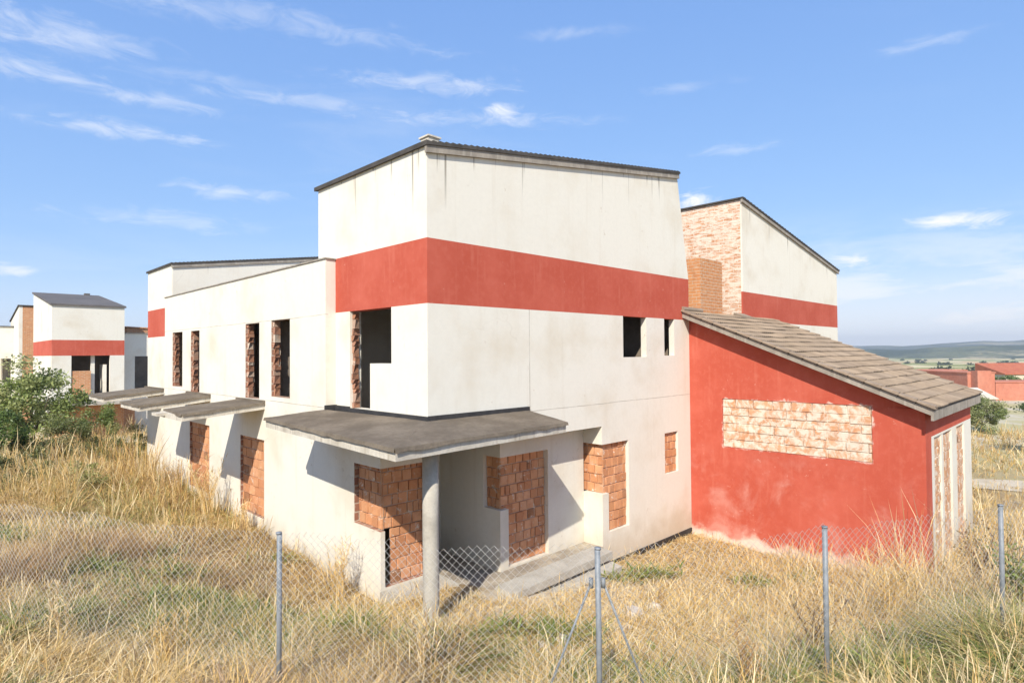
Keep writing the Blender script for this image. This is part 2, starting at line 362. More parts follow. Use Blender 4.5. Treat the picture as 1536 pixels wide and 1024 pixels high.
for px, py, a, b, amp in ((752, 167, .032, .016, .95), (1432, 330, .052, .014, 1.1), (1050, 300, .035, .014, 1.1), (1275, 390, .04, .016, .9), (1460, 422, .06, .012, 1.), (1335, 420, .03, .008, .8), (345, 288, .07, .012, .5), (190, 197, .11, .012, .5), (45, 103, .10, .014, .45), (16, 405, .03, .010, .7), (60, 40, .12, .022, .42), (225, 150, .09, .011, .4), (640, 125, .14, .014, .45), (450, 153, .16, .012, .32), (1105, 223, .06, .008, .3), (390, 25, .24, .02, .28), (860, 50, .08, .010, .25), (1400, 62, .06, .008, .25), (1030, 130, .06, .008, .22), (700, 178, .18, .012, .35), (250, 330, .12, .014, .35), (330, 120, .12, .010, .2)):
    d = dirpx(px, py); r_ = np.cross(d, (0, 0, 1)); r_ /= np.linalg.norm(r_); u_ = np.cross(r_, d)
    A = t.math('DIVIDE', t.vmath('DOT_PRODUCT', g, tuple(r_)), a); B = t.math('DIVIDE', t.vmath('DOT_PRODUCT', g, tuple(u_)), b)
    q = t.math('ADD', t.math('MULTIPLY', A, A), t.math('MULTIPLY', B, B))
    e = t.math('EXPONENT', t.math('MULTIPLY', q, -.8))
    k = t.ss(t.math('ADD', e, t.math('MULTIPLY', t.math('SUBTRACT', nz, .5), 2.6)), .25, 1.5, 0, amp)
    k = t.math('MULTIPLY', k, t.math('GREATER_THAN', t.vmath('DOT_PRODUCT', g, tuple(d)), .5))
    cl = t.math('MAXIMUM', cl, t.math('MULTIPLY', k, t.ss(e, .05, .3)))
cl = t.math('MAXIMUM', cl, t.math('MULTIPLY', t.ss(dz, .16, .0), t.ss(al, -.3, .5, .35, .8)))
cl = t.math('MINIMUM', cl, 1.)
sc_ = t.add('ShaderNodeSeparateColor', {0: sky.outputs[0]}).outputs
skc = t.add('ShaderNodeCombineColor', {0: t.math('MULTIPLY', t.math('POWER', sc_[0], .56), 1.80), 1: t.math('MULTIPLY', t.math('POWER', sc_[1], .455), 2.70), 2: t.math('MULTIPLY', t.math('POWER', sc_[2], .27), 5.20)}).outputs[0]
colr = t.mix(cl, skc, (8.8, 8.9, 9.1))
bg = t.add('ShaderNodeBackground', {'Color': colr, 'Strength': .10})
t.add('ShaderNodeOutputWorld', {'Surface': bg.outputs[0]})
S.view_settings.view_transform = 'Standard'; S.view_settings.look = 'None'; S.view_settings.exposure = .30; S.view_settings.gamma = 1
S.cycles.use_denoising = True; S.cycles.max_bounces = 6; S.cycles.diffuse_bounces = 5; S.cycles.transparent_max_bounces = 8; S.cycles.volume_bounces = 0
S.cycles.sample_clamp_indirect = 6

# ================================================================== TERRAIN
CP = [(-.6, 1.2, -.75), (-.6, 4, -.62), (-.6, 8.5, -.5), (-.6, 13, -.45), (-.6, 17.5, -.5), (-.6, 21, -.6), (.6, 26, -.8), (-.6, 34, -1.2), (-.6, 44, -1.6),
      (1.6, -1.0, -.70), (4, -1.0, -.93), (5.9, -.4, -1.2), (10.4, -.4, -1.35), (10.4, -6.8, -1.15), (14, -7.2, -1.2), (19, -7.2, -1.35), (26, -8, -1.9), (20, 1, -1.4),
      (-.75, -1.15, -.22), (.3, -1.3, -.35), (.5, .2, -.48), (1.35, .0, -.60), (1.3, -.9, -.55), (-1.6, 1., -.55), (6, 3, -1.), (6, 12, -.9), (6, 25, -1.)]
for l, d, z in ((0, 0, 2.9), (3, .5, 2.85), (-3, .5, 2.85), (8, 1, 2.8), (-8, 1, 2.8), (0, 4, 1.35), (4, 4, 1.35), (-4, 4, 1.4), (.9, 6.3, .6), (-2.7, 7, .62), (3.7, 7.1, .66), (6.6, 8.1, .72), (-8.1, 9, .7), (10, 8.5, .7), (14, 9, .7), (-14, 11, .7),
                (-2, 10, -.1), (2.2, 9.5, -.3), (5, 10.5, -.35), (8, 11.5, -.3), (-6, 12, .05), (-10, 16, .0), (-14, 20, .1), (-20, 30, -.3), (-28, 44, -1.2), (-12, 28, -.2), (14, 16, -.9), (22, 26, -1.8), (34, 40, -2.2), (-24, 22, .2), (26, 14, -.6)):
    x, y = LD(l, d); CP.append((x, y, z))
CP = np.array(CP)
def _k(r2): return np.where(r2 > 1e-9, .5*r2*np.log(np.maximum(r2, 1e-9)), 0.)
def _fit():
    X = CP[:, :2]; n = len(X); K = _k(((X[:, None]-X[None])**2).sum(-1))+np.eye(n)*.6
    Pm = np.hstack([np.ones((n, 1)), X]); A = np.block([[K, Pm], [Pm.T, np.zeros((3, 3))]])
    return np.linalg.solve(A, np.concatenate([CP[:, 2], np.zeros(3)]))
_w = _fit()
_ph = rng.uniform(0, 6.28, (40, 2)); _an = rng.uniform(0, 6.28, 40)
def fnoise(x, y, sc, seed=0, octv=4):
    """smooth random field in -1..1"""
    o = np.zeros_like(x); a = 1.; tot = 0.
    for k in range(octv):
        for q in range(3):
            i = (seed*7+k*3+q) % 40; f = sc*(2.03**k)*(1+.23*q)
            o += a*np.sin((x*np.cos(_an[i])+y*np.sin(_an[i]))*f+_ph[i, 0]+1.7*np.sin((x*np.sin(_an[i])-y*np.cos(_an[i]))*f*.6+_ph[i, 1]))
        tot += a*3; a *= .55
    return o/tot*1.8
def far_z(r, x, y):
    z = np.interp(r, [0, 45, 120, 250, 500, 900, 1400, 2000], [-2., -2.1, -3.0, -5., -9., -12., -14., -15.])
    return z+fnoise(x, y, .02, 3, 2)*np.clip((r-60)/200, 0, 1)*.8
def H(x, y):
    x = np.asarray(x, float); y = np.asarray(y, float); shp = x.shape; x = x.ravel(); y = y.ravel()
    xx = np.clip(x, -60, 60); yy = np.clip(y, -40, 70)
    K = _k((xx[:, None]-CP[None, :, 0])**2+(yy[:, None]-CP[None, :, 1])**2)
    z = K@_w[:-3]+_w[-3]+_w[-2]*xx+_w[-1]*yy
    z = np.clip(z, -2.6, 3.0)
    r = np.hypot(x-5, y-5); b = np.clip((r-34)/26, 0, 1); b = b*b*(3-2*b)
    z = z*(1-b)+far_z(r, x, y)*b
    z += fnoise(x, y, 1.3, 1, 3)*.045*np.clip(1.2-r/60, 0, 1)
    return z.reshape(shp)
def h1(x, y): return float(H(np.array([x]), np.array([y]))[0])
def polar_sheet(name, radii, nseg, zf, mat):
    v = []; th = np.linspace(0, 2*np.pi, nseg, endpoint=False); cx, cy = 2., 2.
    R_, T_ = np.meshgrid(radii, th, indexing='ij'); x = cx+R_*np.cos(T_); y = cy+R_*np.sin(T_); z = zf(x, y)
    v = np.stack([x, y, z], -1).reshape(-1, 3); f = []
    for i in range(len(radii)-1):
        for k in range(nseg):
            k2 = (k+1) % nseg; f.append((i*nseg+k, (i+1)*nseg+k, (i+1)*nseg+k2, i*nseg+k2))
    me = bpy.data.meshes.new(name); me.from_pydata(v.tolist(), [], f)
    if radii[0] < 1: pass
    me.materials.append(mat); me.polygons.foreach_set('use_smooth', np.ones(len(f), bool)); me.update()
    return link(name, me)
# ground material: soil and straw litter close by, tracks and fields far off
m, t = newmat('ground'); p = t.pos(); x, y, z = t.xyz(p)
soil = t.mix(t.ss(t.noise(p, .9, 6, .65), .35, .65), (.30, .21, .115), (.46, .35, .20))
soil = t.mix(t.ss(t.noise(p, 16, 5, .7), .45, .75, 0, .6), soil, (.20, .145, .085))
soil = t.mix(t.ss(t.noise(p, .35, 4, .6), .52, .68, 0, .55), soil, (.30, .27, .11))
dq = t.math('ADD', t.math('POWER', t.math('DIVIDE', t.math('SUBTRACT', x, 3.2), 4.2), 2.), t.math('POWER', t.math('DIVIDE', t.math('ADD', y, 1.3), 1.7), 2.))
soil = t.mix(t.math('MULTIPLY', t.ss(t.math('ADD', dq, t.math('MULTIPLY', t.math('SUBTRACT', t.noise(p, 1.3, 5), .5), 1.6)), 1.3, .4), .85), soil, (.62, .54, .42))
rr = t.math('SQRT', t.math('ADD', t.math('MULTIPLY', x, x), t.math('MULTIPLY', y, y)))
lot = t.mix(t.ss(t.noise(p, .09, 6, .65), .40, .62), (.58, .51, .40), (.46, .40, .21))
lot = t.mix(t.ss(t.noise(p, .5, 5, .7), .55, .75, 0, .6), lot, (.34, .30, .13))
col = t.mix(t.ss(rr, 26, 42), soil, lot)
fv = t.vmath('MULTIPLY', p, (.011, .017, 0)); 
vor = t.add('ShaderNodeTexVoronoi', {'Vector': fv, 'Scale': 1.}, feature='F1').outputs['Color']
vr, vg, vb = t.xyz(vor)
fld = t.mix(t.math('GREATER_THAN', vr, .38), (.30, .30, .11), (.66, .55, .32))
fld = t.mix(t.math('GREATER_THAN', vr, .72), fld, (.58, .42, .22))
fld = t.mix(t.ss(t.noise(p, .02, 5, .6), .5, .7, 0, .5), fld, (.36, .35, .14))
col = t.mix(t.ss(rr, 130, 190), col, fld)
t.out(col, .97, t.bump(t.noise(p, 12, 6, .7), .6, .05), .05); M['ground'] = m
m, t = newmat('wooded_hills'); p = t.pos(); x, y, z = t.xyz(p)
col = t.mix(t.ss(t.noise(p, .006, 6, .65), .42, .62), (.05, .07, .03), (.15, .16, .07))
col = t.mix(t.ss(t.noise(p, .004, 6, .65), .54, .62, 0, .9), col, (.42, .36, .20))
col = t.mix(t.ss(t.noise(p, .05, 4, .7), .45, .7, 0, .6), col, (.03, .045, .022))
t.out(col, .97, t.bump(t.noise(p, .06, 4, .7), 1., 8.), .02); M['hills'] = m
radii = np.concatenate([np.arange(.01, 30, .55), np.geomspace(30.5, 3200, 70)])
kind(polar_sheet('ground', radii, 150, H, M['ground']), 'structure')
def hill_z(x, y):
    r = np.hypot(x, y); th = np.arctan2(y, x)
    s = lambda a, b: (lambda q: q*q*(3-2*q))(np.clip((r-a)/(b-a), 0, 1))
    top1 = 21+6*np.sin(th*9+1)+3.5*np.sin(th*23+.4)+2.5*np.sin(th*51)+1.5*np.sin(th*117)
    top2 = 40+10*np.sin(th*5+2.2)+5*np.sin(th*17)+2*np.sin(th*63)
    n = fnoise(x, y, .006, 5, 4)
    return -24+s(1500, 1950)*(top1*.62+18)*(1-.5*s(2000, 2200))+s(2000, 2650)*(top1*.62)+s(2700, 3500)*(top2*.7)+n*6.0*s(1500, 1800)
kind(polar_sheet('hills', np.concatenate([np.arange(1380, 3000, 45), np.arange(3000, 3650, 120)]), 420, hill_z, M['hills']), 'structure')
#HAZE
m, t = newmat('air_haze')
vp = t.add('ShaderNodeVolumePrincipled', {'Color': (.90, .95, 1., 1), 'Density': .00030, 'Anisotropy': .2})
t.add('ShaderNodeOutputMaterial', {'Volume': vp.outputs[0]})
mb = MB(); mb.box((-3700, -3700, -40), (3700, 3700, 75)); kind(mb.build('haze', m), 'stuff')

# ================================================================== MAIN HOUSE
house = thing('semi_detached_house', 'large unfinished white house with red band, bricked up doors and corner canopy on a column', 'house', (5, 8, -1.))
ZB, ZT = 5.65, 7.0
def roofz(x): return 8.89+.146*x
# ground floor and side facade (plane x=-.27)
slots = [(15.1, 16.35, 3.43, 5.53), (13.15, 14.1, 3.27, 5.52), (7.85, 8.9, 3.32, 5.57), (5.8, 7.0, 3.44, 5.59)]
bw_ = [(7.5, 9.3, -.12, 2.15), (12.1, 14.2, -.12, 2.2)]
gs = wall('y', -.27, .269, 1.65, 20., -1.6, lambda u: 6.97, slots+bw_+[(1.5, 2.45, .77, 2.13)],
          skip=lambda u, z: (z > 3.02 and (u < 3.8 or u > 17.4)), us=(3.8, 17.4), zs=(3.02,), reveal=1)
wall('x', 1.35, .299, -.27, 1.1, -1.6, 3.02, [(-.27, .95, .77, 2.13), (-.16, .95, -.45, .77)], mb=gs, reveal=1)        # first bay of the porch
# far facade plane y=0
def skA(u, z): return (u > 10.0 and z > ZT) or (u < 5.85 and z < 2.6)
aw = [(6.9, 8.1, 4.47, ZB), (9.11, 9.71, 4.5, ZB)]
al_ = [(5.85, 7.1, .75, 2.1), (6.13, 7.1, -.32, .75), (9.06, 9.85, .83, 2.09)]
zoneA = lambda u, z: 2 if ZB < z < ZT else 0
wA = dict(holes=aw+al_, skip=skA, us=(5.85, 10.0), zs=(2.6, ZB, ZT))
ztA = lambda u: roofz(u) if u <= 10.0001 else ZT
wall('x', 0., .19, 0., 10.65, -1.9, ztA, zone=zoneA, only=0, mb=gs, **wA)
bandm = wall('x', 0., .19, 0., 10.65, -1.9, ztA, zone=zoneA, only=2, **wA)
wall('y', 5.85, .28, .19, .65, -1.6, 2.6, [(.1, .7, .75, 2.1)], mb=gs)                                                # porch returns
wall('x', .65, .3, 2.63, 5.85, -1.2, 2.6, [(2.63, 4.36, .8, 2.08), (2.91, 4.36, -.62, .8)], mb=gs)
wall('y', 2.63, .28, .95, 3.0, -1.2, 2.6, [(.9, 1.25, .8, 2.08)], mb=gs)
gs.box((1.101, 1.651, -1.2), (1.3, 3.0, 2.6)); gs.box((1.3, 3.0, -1.2), (2.91, 3.2, 2.6))
# tower side wall plane x=0
holeB = [(2.2, 3.1, 3.32, 4.4), (1.32, 3.1, 4.4, ZB)]
wB = dict(holes=holeB, zs=(ZB, ZT))
wall('y', 0., .3, .19, 4.49, 2.62, 8.89, zone=zoneA, only=0, mb=gs, reveal=0, **wB)
wall('y', 0., .3, .19, 4.49, 2.62, 8.89, zone=zoneA, only=2, mb=bandm, **wB)
# back walls, slabs and floors that close the rooms
inn = MB()
inn.box((.3, .301, 2.6), (5.84, 2.99, 2.95)); inn.box((.301, 2.99, 2.6), (9.7, 17.2, 2.95)); inn.box((6.14, .301, 2.6), (10.3, 2.99, 2.95))
inn.box((0.001, 17.2, 2.6), (5, 19.7, 2.95)); inn.box((-.001, 4.5, 6.55), (9.7, 17.13, 6.75))
inn.box((4.2, .31, 2.96), (4.4, 4.2, 8.8)); inn.box((3.6, 4.6, 2.96), (3.8, 17., 6.54)); inn.box((0.01, 10.6, 2.96), (3.59, 10.75, 6.54)); inn.box((.002, 7.2, 2.96), (3.58, 7.32, 6.54)); inn.box((1.5, 3.2, 2.96), (4.19, 3.3, 8.8))
back = MB()
def slopewall(mb, ya, yb, xa, xb, zb, zf):
    mb.hexa([(xa, ya, zb), (xb, ya, zb), (xb, yb, zb), (xa, yb, zb), (xa, ya, zf(xa)), (xb, ya, zf(xb)), (xb, yb, zf(xb)), (xa, yb, zf(xa))])
slopewall(gs, 4.491, 4.7, .001, 10., 2.96, roofz)
gs.hexa([(9.8, .301, 6.9), (10., .301, 6.9), (10., 4.49, 6.9), (9.8, 4.49, 6.9), (9.8, .301, roofz(9.8)), (10., .301, roofz(10)), (10., 4.49, roofz(10)), (9.8, 4.49, roofz(9.8))])
gs.box((9.7, 4.71, -1.6), (9.95, 25.3, 6.9)); gs.box((.002, 17.131, 2.96), (9.69, 17.4, 6.968)); inn.box((10.35, .301, 2.96), (10.649, 4.49, ZT-.01)); gs.box((10.35, .301, -1.9), (10.649, 4.49, 2.959)); inn.box((8.7, .301, 2.96), (8.8, 4.4, 6.89)); gs.box((10.001, .301, 6.7), (10.349, 4.49, ZT-.012))
gs.box((0.0, 19.7, -1.6), (.99, 20., 3.0)); gs.box((1.2, 17.41, 2.96), (1.4, 21.09, 6.2))
house_wall = gs.build('wall', [M['plaster'], M['brickraw']], house)
band = bandm.build('painted_band', M['red'], house)
inn.build('floor_slab', M['inside'], house)
# second tower at the far end (plane x=1)
def rz2(x): return 8.89+.146*(x-1.)
zone2 = lambda u, z: 2 if 5.56 < z < 6.93 else 0
t2 = MB(); b2 = MB()
wall('y', 1., .3, 21.1, 25.3, -1.6, 8.89, zone=zone2, only=0, zs=(5.56, 6.93), mb=t2)
wall('y', 1., .3, 21.1, 25.3, -1.6, 8.89, zone=zone2, only=2, zs=(5.56, 6.93), mb=b2)
wall('x', 21.1, .3, 1.3, 11., -1.6, rz2, zone=zone2, only=0, zs=(5.56, 6.93), mb=t2)
wall('x', 21.1, .3, 1.3, 11., -1.6, rz2, zone=zone2, only=2, zs=(5.56, 6.93), mb=b2)
slopewall(t2, 25.0, 25.299, 1.301, 11., -1.6, rz2)
t2.build('tower_wall', M['plaster'], house); b2.build('painted_band', M['red'], house)
# roofs: tiled layer with a serrated verge over a grey fascia
def shed_roof(x0, x1, y0, y1, zf, name='roof', tooth=.17, fas=True, th=.07):
    mb = MB(); n = int((x1-x0)/tooth)
    for k in range(n):
        a = x0+(x1-x0)*k/n; b = x0+(x1-x0)*(k+1)/n
        za, zb = zf(a), zf(b); lift = .028
        mb.hexa([(a, y0, za), (b, y0, zb), (b, y1, zb), (a, y1, za), (a, y0, za+th+lift), (b, y0, zb+th-.01), (b, y1, zb+th-.01), (a, y1, za+th+lift)])
    r = mb.build(name, M['tiledark_gapshade'], house)
    if fas:
        f = MB(); f.hexa([(x0+.02, y0+.03, zf(x0+.02)-.15), (x1-.02, y0+.03, zf(x1)-.15), (x1-.02, -.002+y0+.10, zf(x1)-.15), (x0+.02, -.002+y0+.10, zf(x0+.02)-.15),
                          (x0+.02, y0+.03, zf(x0+.02)-.003), (x1-.02, y0+.03, zf(x1)-.003), (x1-.02, -.002+y0+.10, zf(x1)-.003), (x0+.02, -.002+y0+.10, zf(x0+.02)-.003)])
        f.build('fascia', M['fascia'], r)
    return r
r1 = shed_roof(-.07, 10.06, -.10, 4.8, roofz)
mb = MB(); mb.box((.10, .06, 8.98), (.38, .34, 9.13)); mb.box((.07, .03, 9.13), (.41, .37, 9.165)); mb.build('vent_block', M['conc_st'], r1)
shed_roof(.93, 11.1, 21.0, 25.4, rz2)
# parapet coping of the low block
mb = MB(); n = 26
for k in range(n):
    a, b = 3.78+(13.64)*k/n, 3.78+13.64*(k+1)/n-.004
    zz = 6.972+random.uniform(0, .006)
    mb.box((-.30, a, zz), (.02, b, zz+.035))
mb.box((-.28, 3.765, 6.9725), (.30, 3.779, 7.0))
mb.build('coping', M['fascia'], house)
# brick infill of doors and windows
def inf(name, parts, mat='bricks', seed=1, **kw):
    mb = MB()
    for k, q in enumerate(parts): infill(mb, *q, seed=seed+k, **kw)
    return mb.build(name, M[mat], house)
inf('bricked_doorway', [('x', 1.50, -.17, .95, .77, 2.13), ('x', 1.52, .06, .95, -.45, .77), ('y', -.13, 1.46, 2.45, .77, 2.13)], seed=3)
inf('bricked_doorway', [('x', .80, 2.74, 4.36, -.62, 2.08), ('y', 2.77, .765, 1.25, .8, 2.08)], seed=13)
inf('bricked_doorway', [('x', .12, 5.98, 7.1, -.32, 2.1), ('y', 6.0, .085, .97, .75, 2.1)], seed=23)
inf('bricked_window', [('y', -.16, 7.5, 9.3, -.12, 2.15)], seed=31, bw=.42, bh=.27)
inf('bricked_window', [('y', -.16, 12.1, 14.2, -.12, 2.2)], seed=35, bw=.42, bh=.27)
inf('bricked_window', [('x', .10, 9.06, 9.85, .83, 2.09)], seed=41, bw=.3, bh=.24)
# ragged plaster and brick ends in the left reveals of the slot windows and the tower opening
def ragged(ye, z0, z1, x0, seed):
    r = random.Random(seed); mb = MB(); z = z0
    while z < z1-.02:
        h = min(r.uniform(.09, .24), z1-z); d = r.uniform(.03, .12); e = r.uniform(.0, .06)
        cl_ = r.choice(((.36, .19, .13), (.30, .16, .11), (.60, .52, .43), (.40, .22, .15), (.34, .19, .14), (.42, .30, .23)))
        xa = x0+.03+r.uniform(0, .05); xb = x0+.25-r.uniform(0, .04)
        mb.hexa([(xa, ye-d, z), (xb, ye-d*.6, z), (xb, ye+.0, z), (xa, ye+.0, z), (xa+e*.5, ye-d*.8-e, z+h-.01), (xb, ye-d*.5, z+h-.01), (xb, ye, z+h-.01), (xa, ye, z+h-.01)], 0, cl_)
        z += h
    mb.build('broken_jamb', M['bricks'], house)
for k, s in enumerate(slots): ragged(s[1]-.003, s[2]+.004, s[3]-.004, -.27, 51+k)
ragged(3.097, 3.33, ZB-.01, 0., 60)
# entrance canopy slab wrapping the corner, roofing felt on top, flashing along the wall
can = MB()
oc = [(-1.72, 3.85, 3.13), (-1.93, -1.72, 3.05), (2.78, -1.32, 3.03)]           # outer top edge of the concrete
th = .17
def quad_slab(mb, A, B, Cc, D, t_):
    lo = [(q[0], q[1], q[2]-t_) for q in (A, B, Cc, D)]; mb.hexa(lo+[A, B, Cc, D])
A1, B1, C1, D1 = oc[0], oc[1], (-.001, -.001, 3.2), (-.272, 3.85, 3.2)
quad_slab(can, oc[0], oc[1], (-.274, -.01, 3.19), (-.274, 3.85, 3.2), th)
quad_slab(can, oc[1], oc[2], (2.9, -.004, 3.2), (-.27, -.004, 3.19), th)
canopy = can.build('canopy', M['conc_st'], house)
felt = MB()
def felt_sheet(mb, A, B, Cc, D, nx, ny, seed, drop=(1, 1, 1, 1), th=.05):
    """sheet over the slab with a sagging torn edge; A-B is the outer edge"""
    r = random.Random(seed); g = []
    for j in range(ny+1):
        row = []
        for i in range(nx+1):
            s, q = i/nx, j/ny
            pt = [(1-q)*((1-s)*A[k]+s*B[k])+q*((1-s)*D[k]+s*Cc[k]) for k in range(3)]
            pt[2] += th+r.uniform(-.003, .004)+(.006*math.sin(s*23+seed)*math.sin(q*7) if 0 < j < ny else 0)
            row.append(pt)
        g.append(row)
    for j in range(ny):
        for i in range(nx): mb.face([g[j][i], g[j][i+1], g[j+1][i+1], g[j+1][i]])
    def skirt(line_, n):
        dd = [r.choice((.058, .062, .066, .07, .085)) for _ in line_]
        for i in range(len(line_)-1):
            a, b = line_[i], line_[i+1]
            o = (n[0]*.02, n[1]*.02)
            a1 = (a[0]+o[0], a[1]+o[1], a[2]-dd[i]); b1 = (b[0]+o[0], b[1]+o[1], b[2]-dd[i+1])
            mb.face([a, b, b1, a1])
    if drop[0]: skirt(g[0], (lambda d: (d[1]/math.hypot(*d), -d[0]/math.hypot(*d)))((B[0]-A[0], B[1]-A[1])))
    if drop[1]: skirt([row[-1] for row in g], ((B[0]-A[0])/math.dist(A, B), (B[1]-A[1])/math.dist(A, B)))
    if drop[2]: skirt([row[0] for row in g], ((A[0]-B[0])/math.dist(A, B), (A[1]-B[1])/math.dist(A, B)))
e = lambda q, dx, dy: (q[0]+dx, q[1]+dy, q[2])
felt_sheet(felt, e(oc[0], -.03, .03), e(oc[1], -.03, -.03), (-.002, -.004, 3.2), (-.275, 3.86, 3.21), 22, 8, 5, (1, 0, 1))
felt_sheet(felt, e(oc[1], -.03, -.03), e(oc[2], .03, -.03), (2.93, -.004, 3.21), (-.002, -.004, 3.2), 18, 8, 9, (1, 1, 0))
felt.build('roofing_felt', M['felt'], canopy)
fl = MB(); fl.box((-.31, 3.74, 3.2), (-.001, 3.797, 3.37)); fl.box((-.06, 3.1, 3.2), (-.002, 3.739, 3.36)); fl.box((-.06, -.06, 3.2), (-.002, 3.099, 3.33)); fl.box((-.0015, -.06, 3.2), (2.95, -.002, 3.34))
fl.build('flashing', M['flash'], canopy)
mb = MB(); mb.tube([(-.78, -1.12, -1.), (-.78, -1.12, .3), (-.79, -1.125, 1.6), (-.79, -1.13, 2.885)], .148, 24); col_ = mb.build('column', M['conc'], house, True)
for pl in col_.data.polygons: pl.use_smooth = len(pl.vertices) == 4
# small canopies over the side windows
for k, (ya, yb, xo, zo) in enumerate(((7.45, 9.5, -2.45, 3.03), (12., 14.45, -2.4, 3.0), (17.5, 20.2, -2.35, 3.0))):
    c_ = MB(); quad_slab(c_, (xo, yb, zo), (xo, ya, zo), (-.272, ya, 3.2), (-.272, yb, 3.2), .15)
    if k == 0: c_.box((xo-.22, yb-.55, zo-.10), (xo-.003, yb-.05, zo-.02))
    cc = c_.build('canopy', M['conc_st'], house)
    f_ = MB(); felt_sheet(f_, (xo-.02+(.12 if k == 0 else 0), yb+.02, zo), (xo-.02, ya-.02, zo), (-.275, ya-.02, 3.2), (-.275, yb+.02, 3.2), 9, 7, 20+k)
    f_.box((-.33, ya-.03, 3.2), (-.274, yb+.05, 3.30)); f_.build('roofing_felt', M['felt'], cc)
# porch floor, kerb and dark threshold
mb = MB(); mb.box((1.05, -.02, -1.2), (5.84, .649, -.66)); mb.box((1.31, .651, -1.2), (2.62, 2.99, -.66))
mb.build('porch_floor', M['dust'], house)
mb = MB(); mb.hexa([(1.75, -.66, -.74), (5.45, -.60, -.74), (5.45, -.05, -.74), (1.75, -.10, -.74), (1.75, -.66, -.58), (5.45, -.60, -.54), (5.45, -.05, -.52), (1.75, -.10, -.55)])
mb.hexa([(1.9, -.98, -1.3), (5.5, -.85, -1.3), (5.5, -.03, -1.3), (1.9, -.05, -1.3), (1.9, -.98, -.93), (5.5, -.85, -.88), (5.5, -.03, -.742), (1.9, -.05, -.742)])
mb.build('porch_kerb', M['conc'], house)
mb = MB(); mb.hexa([(-.3, 1.05, -.9), (1.3, .62, -.9), (1.3, 1.34, -.9), (-.3, 1.34, -.9), (-.3, 1.05, -.56), (1.3, .62, -.56), (1.3, 1.34, -.52), (-.3, 1.34, -.50)]); mb.build('door_step', M['conc'], house)
mb = MB(); mb.box((5.9, -.045, -1.75), (10.6, -.003, -1.12)); mb.build('plinth', M['flash'], house)

# ================================================================== RED ANNEX
annex = thing('lean_to_building', 'red lean-to with sloping tiled roof and a rectangle of bare brick in its wall', 'outbuilding', (14.3, -3.2, -1.3))
vz = lambda y_: 5.75+.4075*y_
XA = 10.65
patch = (-5.28, -1.12, 1.6, 3.13)
ax = MB()
pv_ = [(-5.30, 1.58), (-1.15, 1.66), (-1.11, 3.12), (-5.28, 3.14)]
wall('y', XA, .3, -6.48, -.002, -2.0, vz, [(-5.29, -1.12, 1.62, 3.13)], mb=ax)
ax.build('wall', M['redb'], annex); ax = MB(); ax.box((16.95, -6.18, -2.), (17.25, -.002, 2.9)); ax.build('side_wall', M['red'], annex)
ax = MB(); zr = lambda u, z: 1 if (u > 11.3 and z < 2.36) else 0
hs = [(11.62, 14.0, -1.4, 2.3), (14.75, 16.0, -1.4, 2.3)]
wall('x', -6.48, .3, 10.951, 17.25, -2., 3.05, hs, zone=zr, only=0, us=(11.3,), zs=(2.36,), mb=ax); ax.build('front_wall', M['red'], annex)
# butt strip closing the corner
ax = MB(); wall('x', -6.48, .3, 10.951, 17.25, -2., 3.05, hs, zone=zr, only=1, us=(11.3,), zs=(2.36,), mb=ax)
ax.box((12.6, -6.47, -1.5), (12.85, -6.4, 2.29)); ax.build('white_pillar', M['plaster3'], annex)
def infa(name, parts, mat, seed=1, **kw):
    mb = MB()
    for k, q in enumerate(parts): infill(mb, *q, seed=seed+k, **kw)
    return mb.build(name, M[mat], annex)
infa('bare_brick_patch', [('y', XA+.045, -5.29, -1.12, 1.62, 3.13)], 'bricksw', 71, bw=.56, bh=.25, d=.03, mort=(.70, .60, .48), pal=[(.64, .36, .20), (.60, .32, .17), (.66, .38, .23), (.62, .34, .19)])
infa('bricked_opening', [('x', -6.40, 11.62, 12.6, -1.5, 2.3), ('x', -6.40, 12.85, 14.0, -1.5, 2.3), ('x', -6.40, 14.75, 16.0, -1.5, 2.3)], 'bricks_mid', 81, bw=.42, bh=.25, mort=(.64, .55, .45), pal=[(.60, .36, .21), (.56, .32, .18), (.64, .42, .27)])
# roof deck, verge board, eaves board, tile courses
XR0, XR1, YE, YR = 10.22, 17.35, -6.66, .04
dk = MB(); dk.hexa([(XR0+.06, YE+.06, vz(YE+.06)+.003), (XR1, YE+.06, vz(YE+.06)+.003), (XR1, -.003, vz(0)), (XR0+.06, -.003, vz(0)), (XR0+.06, YE+.06, vz(YE+.06)+.16), (XR1, YE+.06, vz(YE+.06)+.16), (XR1, -.003, vz(0)+.16), (XR0+.06, -.003, vz(0)+.16)])
roofA = dk.build('roof', M['fascia'], annex)
vb = MB(); vb.hexa([(XR0, YE-.02, vz(YE)-.03), (XR0+.055, YE-.02, vz(YE)-.03), (XR0+.055, -.004, vz(0)-.03), (XR0, -.004, vz(0)-.03), (XR0, YE-.02, vz(YE)+.17), (XR0+.055, YE-.02, vz(YE)+.17), (XR0+.055, -.004, vz(0)+.17), (XR0, -.004, vz(0)+.17)])
vb.build('verge_board', M['fascia'], roofA)
vb = MB(); vb.box((XR0-.004, YE-.08, vz(YE)-.16), (XR1, YE-.021, vz(YE)+.15)); vb.build('eaves_board', M['fascia'], roofA)
tm = MB(); nc = 18; r = random.Random(5); wv = .15; nseg = int((XR1-XR0+.1)/(wv/4))
